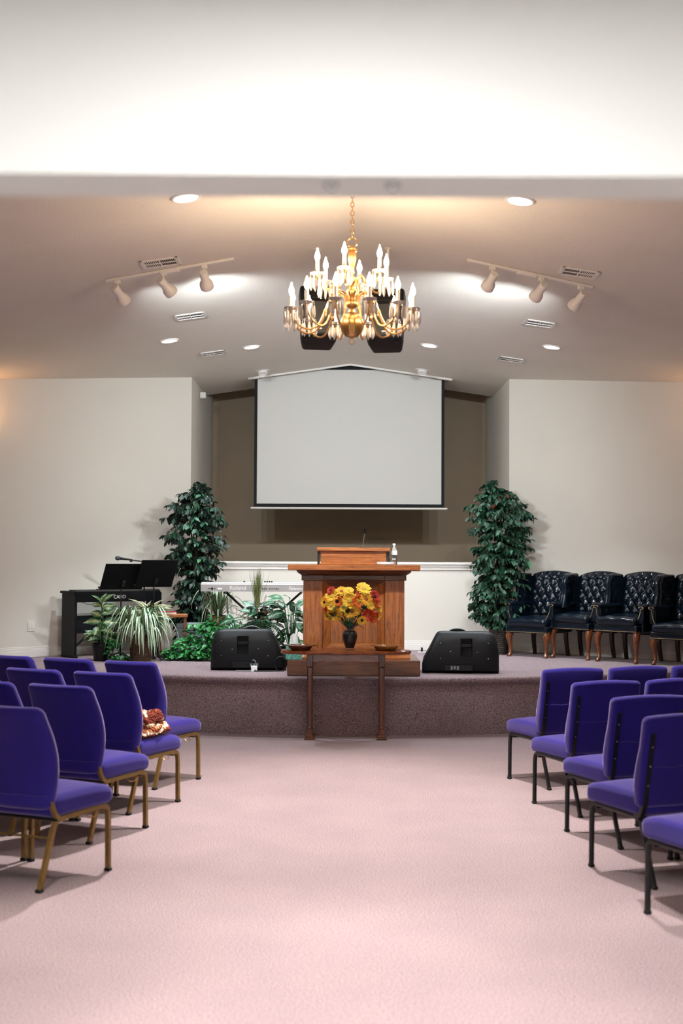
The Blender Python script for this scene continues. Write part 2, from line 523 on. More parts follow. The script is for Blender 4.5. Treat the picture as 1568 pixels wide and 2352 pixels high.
# floor
mb = MB(); mb.add([(-6, -2.5, 0), (6, -2.5, 0), (6, 18.2, 0), (-6, 18.2, 0), (-6, -2.5, -.1), (6, -2.5, -.1), (6, 18.2, -.1), (-6, 18.2, -.1)],
                  [(0, 1, 2, 3), (7, 6, 5, 4), (0, 4, 5, 1), (1, 5, 6, 2), (2, 6, 7, 3), (3, 7, 4, 0)])
struct(mb.build('floor', 'carpet', None, 0), 'mauve pink speckled carpet floor')
mb = MB(); mb.box(-2.4, -2.5, -.01, 2.4, Y0, .004, 0)
M['vinyl'] = mat('bounce_vinyl', (0.74, 0.72, 0.67), 0.4, vary=0.05, vscale=6)  # unseen pale floor, added to bounce neutral light up to the header underside
struct(mb.build('floor_lobby_bounce', 'vinyl', None, 0), 'unseen pale vinyl lobby floor added to bounce light onto the header')
# platform with a bowed front and a rounded carpet nosing
RAD = 6.67
def arc(x, y0): return y0 + RAD - math.sqrt(RAD * RAD - (x - .06) ** 2)
mb = MB()
N = 60
prof = [(0.0, 0.0), (0.0, S - .075), (-.028, S - .062), (-.046, S - .04), (-.048, S - .02), (-.036, S - .004), (-.015, S), (0.05, S)]
vs = []; fs = []
for i in range(N + 1):
    x = .06 - 4.5 + 9.0 * i / N
    for (dy, z) in prof:
        vs.append((x, arc(x, 11.65) + dy, z))
n = len(prof)
for i in range(N):
    for k in range(n - 1):
        fs.append((i * n + k, (i + 1) * n + k, (i + 1) * n + k + 1, i * n + k + 1))
mb.add(vs, fs)
o = len(mb.v)
top = [(v[0], v[1], S) for v in vs[n - 1::n]]
mb.add(top + [(4.6, 18.0, S), (-4.5, 18.0, S)], [tuple(range(len(top) + 2))])
struct(mb.build('stage_platform', 'riser', None, 50), 'raised carpeted platform with bowed front')
# walls: each a slab with thickness
def wall(name, pts, dirn, m='wall', label=None):
    # pts: front outline (3d), dirn: thickness vector
    k = len(pts); d = Vector(dirn)
    vs = [Vector(p) for p in pts] + [Vector(p) + d for p in pts]
    fs = [tuple(range(k)), tuple(range(2 * k - 1, k - 1, -1))] + [(i, i + k, (i + 1) % k + k, (i + 1) % k) for i in range(k)]
    mb = MB(); mb.add(vs, fs)
    return struct(mb.build(name, m, None, 0), label)
xl, xr = XC - HW, XC + HW
wall('wall_left', [(xl, YC, 0), (XC - XS, YS, 0), (XC - XS, YS, cz(XC - XS) + .05), (xl, YC, cz(xl) + .05)], (0, .1, 0), label='cream angled wall behind the piano')
wall('wall_right', [(xr, YC, 0), (XC + XS, YS, 0), (XC + XS, YS, cz(XC + XS) + .05), (xr, YC, cz(xr) + .05)], (0, .1, 0), label='cream angled wall behind the leather chairs')
wall('wall_side_left', [(XC - XS, YS + .1, 0), (XC - XS, Y1, 0), (XC - XS, Y1, cz(XC - XS) + .05), (XC - XS, YS + .1, cz(XC - XS) + .05)], (-.1, 0, 0))
wall('wall_side_right', [(XC + XS, YS + .1, 0), (XC + XS, Y1, 0), (XC + XS, Y1, cz(XC + XS) + .05), (XC + XS, YS + .1, cz(XC + XS) + .05)], (.1, 0, 0))
wall('wall_recess_left', [(xl, YC + .1, 0), (xl, 17.85, 0), (xl, 17.85, 4.9), (xl, 16.9, 4.9), (xl, 16.9, cz(xl) + .05), (xl, YC + .1, cz(xl) + .05)], (-.08, 0, 0))
wall('wall_recess_right', [(xr, YC + .1, 0), (xr, 17.85, 0), (xr, 17.85, 4.9), (xr, 16.9, 4.9), (xr, 16.9, cz(xr) + .05), (xr, YC + .1, cz(xr) + .05)], (.08, 0, 0))
wall('wall_back', [(xl - .08, 17.8, 0), (xr + .08, 17.8, 0), (xr + .08, 17.8, 4.9), (xl - .08, 17.8, 4.9)], (0, .1, 0), 'tan', 'tan back wall of the baptistry recess')
wall('wall_recess_front', [(xl, YC + .03, S), (xr, YC + .03, S), (xr, YC + .03, 1.60), (xl, YC + .03, 1.60)], (0, .12, 0), label='white half wall across the recess')
# half wall cap: three stepped mouldings
mb = MB()
for (a, b, z0, z1) in ((-.035, .16, 1.615, 1.648), (-.018, .15, 1.588, 1.615), (-.006, .14, 1.565, 1.588), (-.018, .01, 1.548, 1.565)):
    mb.box(xl, YC + .03 + a, z0, xr, YC + .03 + b, z1, .006)
struct(mb.build('trim_1', 'trim'), 'white moulded cap of the half wall')
# baseboards
def base(name, p0, p1, nrm):
    a = Vector(p0); d = Vector(p1) - a; L = d.length; ang = math.atan2(d.y, d.x)
    mb = MB()
    sgn = 1 if Vector((-d.y, d.x, 0)).dot(Vector(nrm)) > 0 else -1
    for (t, z0, z1) in ((.016, 0, .075), (.011, .075, .10), (.006, .10, .118)):
        mb.box(0, min(0, sgn * t), z0, L, max(0, sgn * t), z1, .003)
    struct(mb.build(name, 'trim', None, 35, a, (0, 0, ang)))
base('baseboard_left', (xl, YC, S), (XC - 4.4, wy(XC - 4.4), S), (0.6, -1, 0))
base('baseboard_right', (xr, YC, S), (XC + 4.4, wy(XC + 4.4), S), (-.6, -1, 0))
base('baseboard_recess', (xl, YC + .03, S), (xr, YC + .03, S), (0, -1, 0))
# ceiling: two sloping halves, with a slot for the projection screen, ending at the recess header
mb = MB()
def slopequad(x0, x1, y0, y1, th=.12):
    vs = [(x0, y0, cz(x0)), (x1, y0, cz(x1)), (x1, y1, cz(x1)), (x0, y1, cz(x0))]
    vs += [(a, b, c + th) for a, b, c in vs]
    mb.add(vs, [(0, 1, 2, 3), (7, 6, 5, 4), (0, 4, 5, 1), (1, 5, 6, 2), (2, 6, 7, 3), (3, 7, 4, 0)])
YSC = 15.92
for sg in (-1, 1):
    slopequad(XC, XC + sg * XS, Y1, YC)
    slopequad(XC, XC + sg * (HW + .05), YC, YSC)
    slopequad(XC + sg * 1.30, XC + sg * (HW + .05), YSC, YSC + .3)
    slopequad(XC, XC + sg * (HW + .05), YSC + .3, 16.9)
struct(mb.build('ceiling', 'ceil', None, 0), 'textured off white vaulted ceiling')
mb = MB(); mb.box(xl - .1, 16.9, 4.85, xr + .1, 17.9, 4.95, 0); mb.box(xl - .1, 16.8, 4.3, xr + .1, 16.9, 4.95, 0)
struct(mb.build('ceiling_recess', 'tan', None, 0))
mb = MB(); mb.box(XC - 1.4, YSC - .05, 4.62, XC + 1.4, YSC + .35, 4.66, 0)
mb.box(XC - 1.4, YSC - .06, 4.37, XC + 1.4, YSC - .03, 4.66, 0); mb.box(XC - 1.4, YSC + .33, 4.37, XC + 1.4, YSC + .36, 4.66, 0)
mb.box(XC - 1.45, YSC - .05, 4.15, XC - 1.4, YSC + .35, 4.66, 0); mb.box(XC + 1.4, YSC - .05, 4.15, XC + 1.45, YSC + .35, 4.66, 0)
struct(mb.build('ceiling_slot', 'dark', None, 0))
# slot edging
mb = MB()
for sg in (-1, 1):
    L = 1.34 * math.sqrt(1 + KS * KS)
    X = Matrix.Translation((XC, YSC - .015, ZR)) @ Matrix.Rotation(math.atan(KS) * sg, 4, 'Y')
    mb.box(min(0, sg * L), -.012, -.022, max(0, sg * L), .012, .004, .003, X)
    mb.box(min(sg * (L - .14), sg * L), .02, -.022, max(sg * (L - .14), sg * L), .06, .004, .003, X)
struct(mb.build('trim_2', 'trim'), 'white edging of the screen slot in the ceiling')
# near wall with the wide opening the photograph looks through
OPX, OPZ = 1.15, 2.356
for nm, x0, x1, z0, z1 in (('wall_near_left', XC - XS - .1, -OPX, 0, 4.5), ('wall_near_right', OPX, XC + XS + .1, 0, 4.5)):
    mb = MB(); mb.box(x0, Y0, z0, x1, Y1, z1, 0); struct(mb.build(nm, 'header', None, 0))
mb = MB(); mb.box(-OPX, Y0, OPZ, OPX, Y1, 4.5, 0)
struct(mb.build('wall_near_header', 'header', None, 0), 'white header over the entrance opening')
# entrance lobby behind the camera
mb = MB(); mb.box(-2.4, -2.5, 2.78, 2.4, Y0, 2.86, 0); struct(mb.build('ceiling_lobby', 'header', None, 0))
for nm, x0, x1, y0, y1 in (('wall_lobby_left', -2.5, -2.4, -2.5, Y0), ('wall_lobby_right', 2.4, 2.5, -2.5, Y0), ('wall_lobby_back', -2.5, 2.5, -2.6, -2.5)):
    mb = MB(); mb.box(x0, y0, 0, x1, y1, 2.86, 0); struct(mb.build(nm, 'header', None, 0))

# ------------------------------------------------------------------ lamps
def ceil_rot(x): return (0, math.atan(KS) * (1 if x > XC else -1), 0)
def downlight(x, y, power, color, label, group='recessed round ceiling lights', spread=84):
    t = thing('recessed_downlight', label, 'ceiling light', (x, y, cz(x)), 0, group)
    t.rotation_euler = ceil_rot(x)
    mb = MB(); mb.lathe([(.082, .0), (.104, .0), (.104, -.006), (.098, -.010), (.086, -.010), (.080, -.004), (.082, 0)], 36, cap=False)
    mb.build('trim_ring', 'white', t)
    mb = MB(); mb.lathe([(.083, -.003), (.06, -.006), (.03, -.008), (.0, -.009)], 32)
    mb.build('lens', 'lens_white', t)
    if power:
        lamp('downlight_beam', 'SPOT', (x, y, cz(x) - .03), power, color, spot_size=R(spread), spot_blend=.55, shadow_soft_size=.06)
    return t
downlight(-1.05, 8.06, P_NAVE, C_WHITE, 'large recessed ceiling light above the left seats, left of the chandelier')
downlight(1.19, 8.12, P_NAVE, C_WHITE, 'large recessed ceiling light above the right seats, right of the chandelier')
downlight(-1.82, 12.75, P_STAGE, C_DAY, 'small recessed ceiling light above the piano end of the platform')
downlight(-1.03, 13.75, P_STAGE, C_DAY, 'small recessed ceiling light left of the screen, nearer the ridge')
downlight(0.99, 13.8, P_STAGE, C_DAY, 'small recessed ceiling light right of the screen, nearer the ridge')
downlight(2.22, 12.85, P_STAGE, C_DAY, 'small recessed ceiling light above the leather chairs, furthest right')
downlight(-1.07, 3.9, P_NAVE * 1.1, C_WHITE, 'recessed ceiling light over the aisle near the entrance, left', spread=70)
downlight(1.21, 3.9, P_NAVE * 1.1, C_WHITE, 'recessed ceiling light over the aisle near the entrance, right', spread=70)

def eyeball(x, y, label):
    t = thing('eyeball_downlight', label, 'ceiling light', (x, y, cz(x)), 0, 'swivel ceiling lights by the screen')
    t.rotation_euler = ceil_rot(x)
    mb = MB(); mb.lathe([(.065, 0), (.095, 0), (.095, -.004), (.088, -.008), (.07, -.008), (.065, 0)], 32, cap=False)
    mb.build('trim_ring', 'white', t)
    mb = MB(); X = Matrix.Rotation(R(-28), 4, 'X')
    mb.lathe([(.0, .0), (.06, -.0), (.064, -.02), (.060, -.045), (.05, -.058), (.044, -.05), (.0, -.04)], 28, X)
    mb.build('swivel_ball', 'white', t)
eyeball(-1.02, 15.5, 'white swivel ceiling light beside the left end of the screen slot')
eyeball(1.03, 15.55, 'white swivel ceiling light beside the right end of the screen slot')

def vent(x, y, label):
    t = thing('ceiling_vent', label, 'vent', (x, y, cz(x)), 0, 'ceiling air vents')
    t.rotation_euler = ceil_rot(x)
    W, D = .155, .125
    mb = MB(); mb.box(-W + .012, -D + .012, -.004, W - .012, D - .012, -.001, 0); mb.build('backing', 'ventdark', t)
    mb = MB()
    for (a, b, c, d) in ((-W, -D, W, -D + .035), (-W, D - .035, W, D), (-W, -D, -W + .03, D), (W - .03, -D, W, D), (-.006, -D, .006, D), (-W, -.006, W, .006)):
        mb.box(a, b, -.011, c, d, -.001, .003)
    mb.build('frame', 'white', t)
    mb = MB()
    for hside in (-1, 1):
        for i in range(8):
            xx = hside * (.02 + .0142 * i)
            X = Matrix.Translation((xx, 0, -.006)) @ Matrix.Rotation(R(62 * hside), 4, 'Y')
            mb.box(-.0035, -D + .03, -.001, .0035, D - .03, .001, 0, X)
    lo = mb.build('louvers', 'white', t, 0); lo['kind'] = 'stuff'
    for sx in (-1, 1):
        mb = MB(); mb.lathe([(.005, -.011), (.004, -.014), (0, -.015)], 10, Matrix.Translation((sx * (W - .014), 0, 0)))
        mb.build('screw', 'steel', t)
for x, y, lb in ((-1.45, 9.6, 'largest air vent on the left ceiling slope, behind the left track light'), (1.9, 9.72, 'largest air vent on the right ceiling slope, behind the right track light'),
                 (-1.47, 11.7, 'middle air vent of the three on the left ceiling slope'), (1.92, 11.8, 'middle air vent of the three on the right ceiling slope'),
                 (-1.47, 13.8, 'smallest air vent on the left ceiling slope, nearest the screen'), (1.93, 13.9, 'smallest air vent on the right ceiling slope, nearest the screen')):
    vent(x, y, lb)

def track(p0, p1, heads, label, feed):
    a = Vector((p0[0], p0[1], cz(p0[0]) - .002)); b = Vector((p1[0], p1[1], cz(p1[0]) - .002))
    t = thing('track_light', label, 'track light', a, 0, 'white three head track lights')
    d = b - a; L = d.length; u = d.normalized()
    sd = Vector((-u.y, u.x, 0)).normalized(); nn = u.cross(sd)
    if nn.z < 0: nn = -nn; 
    X = Matrix((u, sd, nn)).transposed().to_4x4()
    mb = MB(); mb.box(0, -.018, -.022, L, .018, 0, .003, X); mb.build('rail', 'white', t)
    mb = MB(); mb.box(L * feed - .08, -.024, -.036, L * feed + .08, .024, -.0, .004, X); mb.build('feed_box', 'white', t)
    for f, dr in heads:
        c = X @ Vector((L * f, 0, -.022))
        mb = MB(); mb.box(L * f - .022, -.02, -.05, L * f + .022, .02, -.02, .003, X)
        dv = Vector(dr).normalized()
        piv = c + Vector((0, 0, -.035)); hub = piv + Vector((0, 0, -.055))
        mb.tube([piv + Vector((0, 0, .02)), hub], .008, 8)
        st = mb.build('adapter', 'white', t)
        hd = MB()
        Z = zmat(dv, hub - dv * .045)
        hd.lathe([(0, -.004), (.030, -.003), (.034, .004), (.035, .03), (.035, .075), (.040, .095), (.053, .118), (.056, .135), (.056, .165), (.052, .167), (.050, .15), (.03, .13), (.0, .125)], 28, Z)
        ho = hd.build('lamp_head', 'white', t)
        ln = MB(); ln.lathe([(.049, .152), (.03, .156), (0, .158)], 24, Z); ln.build('lens', 'lens_white', ho)
        pos = a + hub - dv * .045 + dv * .18
        lamp('track_beam', 'SPOT', pos, P_TRACK, C_DAY, spot_size=R(104), spot_blend=1.0, shadow_soft_size=.04, rot=aim(Vector((dv.x, dv.y, -.31))))
track((-1.94, 9.9), (-.88, 9.76), ((.09, (.42, .8, -.6)), (.45, (.5, .8, -.5)), (.77, (.1, .85, -.55))), 'white three head track light on the left ceiling slope', .50)
track((1.01, 9.80), (2.08, 10.08), ((.20, (-.28, .85, -.5)), (.59, (-.35, .85, -.5)), (.91, (-.45, .8, -.6))), 'white three head track light on the right ceiling slope', .47)

# wall sconces just outside the view on the angled walls
def sconce(sg):
    x = XC + sg * 4.2; y = wy(x)
    nrm = Vector((-sg * WSL, -1, 0)).normalized()
    t = thing('wall_sconce', 'warm brass wall sconce on the %s angled wall' % ('left' if sg < 0 else 'right'), 'wall light', (x, y, 3.0), 0)
    mb = MB(); mb.lathe([(0, 0), (.05, 0), (.05, .012), (.02, .025), (0, .03)], 20, zmat(nrm)); mb.tube([nrm * .02, nrm * .1, nrm * .12 + Vector((0, 0, .06))], .008)
    mb.build('bracket', 'brass', t)
    mb = MB(); mb.lathe([(0, .05), (.03, .06), (.05, .12), (.055, .2), (.05, .2), (.04, .12), (0, .07)], 24, Matrix.Translation(nrm * .12)); mb.build('shade', 'white', t)
    lamp('sconce_lamp', 'POINT', Vector((x, y, 3.22)) + nrm * .14, P_SCONCE, (1, .5, .2), shadow_soft_size=.04)
sconce(-1); sconce(1)
# lobby lamps out of view, added to light the header and its underside
for (yy, pw, wd) in ((1.35, P_LOBBY_FILL, 'nearest the header'), (-.6, P_LOBBY_FILL * 12, 'further from the header')):
    t = thing('lobby_fill_lamp', 'round white lamp added out of view in the lobby to light the header, ' + wd, 'ceiling light', (0, yy, 2.78))
    mb = MB(); mb.lathe([(.2, 0), (.2, -.03), (.19, -.035), (.19, 0)], 32, cap=False); mb.build('rim', 'white', t)
    mb = MB(); mb.lathe([(.19, -.02), (.15, -.05), (.08, -.07), (0, -.075)], 32); mb.build('diffuser', 'lens_white', t)
    lamp('lobby_fill_light', 'AREA', (0, yy, 2.69), pw, (1, .985, .965), shape='DISK', size=.38)
# two small catches under the header
for x in (-.022, .093):
    mb = MB(); mb.lathe([(0, -.014), (.005, -.014), (.007, -.008), (.014, -.004), (.014, 0), (0, 0)], 16, Matrix.Translation((x, 2.25, OPZ)))
    tag(mb.build('door_catch', 'steel'), 'small dark metal catch under the white header, %s' % ('left one' if x < 0 else 'right one'), 'door hardware', 'catches under the header')

# ------------------------------------------------------------------ chandelier
def chandelier():
    cx, cy = .062, 8.0
    t = thing('chandelier', 'brass and crystal candle chandelier hanging over the aisle', 'chandelier', (cx, cy, 3.09))
    z0 = 3.09
    def Z(z): return z - z0
    mb = MB()
    mb.lathe([(.0, Z(3.125)), (.02, Z(3.128)), (.045, Z(3.14)), (.066, Z(3.165)), (.079, Z(3.20)), (.079, Z(3.23)), (.064, Z(3.265)), (.04, Z(3.285)), (.02, Z(3.29))], 64, None, 20, .07)
    mb.build('bowl', 'brass', t, 60)
    mb = MB()
    mb.lathe([(.018, Z(3.285)), (.024, Z(3.30)), (.015, Z(3.32)), (.035, Z(3.335)), (.04, Z(3.36)), (.03, Z(3.385)), (.018, Z(3.40)), (.03, Z(3.42)), (.033, Z(3.44)), (.026, Z(3.465)), (.012, Z(3.48)), (.03, Z(3.50)), (.032, Z(3.52)), (.012, Z(3.54)),
              (.016, Z(3.56)), (.012, Z(3.575)), (.016, Z(3.60)), (.027, Z(3.65)), (.028, Z(3.685)), (.022, Z(3.70)), (.036, Z(3.707)), (.037, Z(3.718)), (.02, Z(3.725)), (.012, Z(3.735)), (0, Z(3.736))], 40, None, 12, .05)
    mb.build('column', 'brass', t, 50)
    def ring(name, c, r, rr, m='brass', axis='Y', par=t, sx=1.0, n=20):
        pts = []
        for i in range(n + 1):
            a = 2 * PI * i / n
            p = Vector((math.cos(a) * r * sx, 0, math.sin(a) * r)) if axis == 'Y' else Vector((0, math.cos(a) * r * sx, math.sin(a) * r))
            pts.append(Vector(c) + p)
        b = MB(); b.tube(pts, rr, 6, False); return b.build(name, m, par)
    ring('top_ring', (0, 0, Z(3.765)), .032, .0045)
    ring('bottom_ring', (0, 0, Z(3.105)), .02, .003)
    zc = 3.80
    i = 0
    while zc < 4.19:
        ring('chain_link', (0, 0, Z(zc + .014)), .018, .0032, 'brass', 'Y' if i % 2 else 'X', t, .6, 12)
        zc += .029; i += 1
    mb = MB(); mb.lathe([(0, Z(4.19)), (.02, Z(4.195)), (.05, Z(4.215)), (.062, Z(4.232)), (.062, Z(4.244))], 28); mb.build('canopy', 'brass', t)
    # shared pieces
    cr = MB(); cr.lathe([(0, 0), (.004, -.002), (.0035, -.012), (.0, -.014)], 6)
    cr.lathe([(0, -.016), (.006, -.022), (.0095, -.055), (.0105, -.08), (.007, -.094), (0, -.108)], 6)
    cr_me = cr.mesh('crystal', 0)
    pan = MB(); pan.lathe([(0, -.004), (.014, -.006), (.03, -.002), (.046, .006), (.05, .010), (.046, .012), (.028, .012), (.016, .02), (0, .02)], 24, None, 12, .06)
    pan_me = pan.mesh('drip_pan')
    cn = MB(); cn.lathe([(.0, .015), (.0125, .016), (.0125, .088), (.010, .091), (.004, .092), (0, .092)], 14); cn_me = cn.mesh('candle')
    bl = MB(); bl.lathe([(.005, .088), (.011, .098), (.0165, .113), (.0165, .124), (.012, .142), (.006, .158), (.0025, .172), (0, .178)], 8); bl_me = bl.mesh('bulb', 80)
    def arm(phi, rad, zcup, zhub, zlow, name):
        c, s_ = math.sin(phi), -math.cos(phi)
        def P(r, z): return Vector((c * r, s_ * r, Z(z)))
        if rad > .3:
            ctrl = [P(.03, zhub), P(.055, zhub + .055), P(.10, zhub + .075), P(.15, zhub + .03), P(.185, zhub - .06), P(.23, zlow + .03), P(.285, zlow), P(.34, zlow + .012), P(.385, zlow + .05), P(.405, zcup - .025), P(.41, zcup)]
        else:
            ctrl = [P(.028, zhub), P(.05, zhub + .05), P(.085, zhub + .055), P(.11, zhub + .01), P(.13, zlow + .03), P(.165, zlow), P(.205, zlow + .015), P(.232, zcup - .03), P(.24, zcup)]
        pts = []
        for i in range(len(ctrl) - 1):
            p0 = ctrl[max(0, i - 1)]; p1 = ctrl[i]; p2 = ctrl[i + 1]; p3 = ctrl[min(len(ctrl) - 1, i + 2)]
            for k in range(4):
                u = k / 4
                pts.append(0.5 * ((2 * p1) + (p2 - p0) * u + (2 * p0 - 5 * p1 + 4 * p2 - p3) * u * u + (3 * p1 - p0 - 3 * p2 + p3) * u ** 3))
        pts.append(ctrl[-1])
        b = MB(); b.tube(pts, .0062, 8)
        # small scrolls and a cup under the pan
        b.lathe([(.004, -.03), (.012, -.022), (.016, -.006), (.010, 0)], 12, Matrix.Translation(P(rad, zcup)))
        q = pts[len(pts) * 2 // 5]
        b.tube([q + Vector((0, 0, .012)), q, q + Vector((0, 0, -.012))], [.007, .0105, .007], 8)
        a = b.build('arm', 'brass', t)
        base_ = P(rad, zcup)
        for nm, me, m in (('drip_pan', pan_me, 'pan'), ('candle', cn_me, 'candle'), ('bulb', bl_me, 'bulb')):
            link(nm, me, m, a, base_)
        for k in range(8):
            an = 2 * PI * k / 8 + phi
            link('crystal', cr_me, 'crystal', a, base_ + Vector((math.cos(an) * .046, math.sin(an) * .046, .004)), (0, 0, an))
    for k in range(12):
        arm(R(15 + 30 * k), .41, 3.295, 3.35, 3.17, 'lower')
    for k in range(6):
        arm(R(-12.5 + 60 * k), .24, 3.53, 3.475, 3.44, 'upper')
chandelier()

# hanging loudspeakers by the ridge
def hung_speaker(x, y, z, rz, label):
    t = thing('hanging_loudspeaker', label, 'speaker', (x, y, z), rz, 'loudspeakers hung behind the chandelier')
    X = Matrix.Rotation(R(-22), 4, 'X')
    def wp(a, b, c):
        f = 1 - .22 * max(0, (b + .0)) / .15
        return (a * f, b, c)
    mb = MB(); mb.rbox((0, 0, 0), (.145, .13, .235), .03, (2, 2, 2), wp, X); mb.build('cabinet', 'black', t)
    mb = MB(); mb.rbox((0, -.129, -.07), (.125, .006, .145), .006, (2, 1, 2), None, X); mb.build('grille', 'grille', t)
    mb = MB(); mb.rbox((0, -.129, .155), (.10, .005, .05), .005, (2, 1, 2), None, X); mb.build('horn', 'blackgloss', t)
    mb = MB(); mb.lathe([(0, 0), (.018, 0), (.017, .003), (0, .004)], 20, X @ Matrix.Translation((0, -.135, -.185)) @ Matrix.Rotation(R(90), 4, 'X') @ Matrix.Diagonal((1, .5, 1, 1))); mb.build('badge', 'ltext', t)
    for fx in (-.1, .1):
        mb = MB(); mb.lathe([(.0, -.25), (.012, -.25), (.014, -.235), (0, -.235)], 12, X @ Matrix.Translation((fx, -.05, 0))); mb.build('foot', 'black', t)
    top = cz(x) - z
    mb = MB()
    mb.tube([(0, .03, .20), (0, .05, top)], .012, 8)
    mb.lathe([(.028, top), (.028, top - .006), (.014, top - .009)], 16, Matrix.Translation((0, .05, 0)))
    mb.build('bracket', 'trim', t)
hung_speaker(-.205, 9.8, 3.62, R(8), 'black loudspeaker hung behind the chandelier, the left of the pair')
hung_speaker(.36, 9.8, 3.60, R(-10), 'black loudspeaker hung behind the chandelier, the right of the pair')

# projection screen
t = thing('projection_screen', 'large white pull down projection screen with black border', 'projection screen', (.098, YSC + .14, 2.34))
ZT = 4.335 - 2.34
mb = MB(); mb.box(-1.256, -.002, .03, 1.256, .002, ZT, 0); mb.build('black_border', 'screenblack', t, 0)
mb = MB(); mb.box(-1.216, -.006, .07, 1.216, -.0025, 4.188 - 2.34, 0); mb.build('white_surface', 'screen', t, 0)
mb = MB(); mb.tube([(-1.295, 0, .012), (1.295, 0, .012)], .014, 12); mb.build('bottom_bar', 'trim', t)
mb = MB(); mb.tube([(-1.28, .06, 4.46 - 2.34), (1.28, .06, 4.46 - 2.34)], .05, 16); mb.build('roller', 'blackmetal', t)
# sensor box
t = thing('motion_sensor', 'small white sensor box high in the recess corner', 'sensor', (xl + .0, 16.1, 3.80))
mb = MB(); mb.rbox((.045, 0, .045), (.04, .03, .042), .012); mb.build('housing', 'trim', t)
mb = MB(); mb.rbox((.045, -.03, .03), (.028, .006, .02), .005); mb.build('lens_cover', 'trim', t)

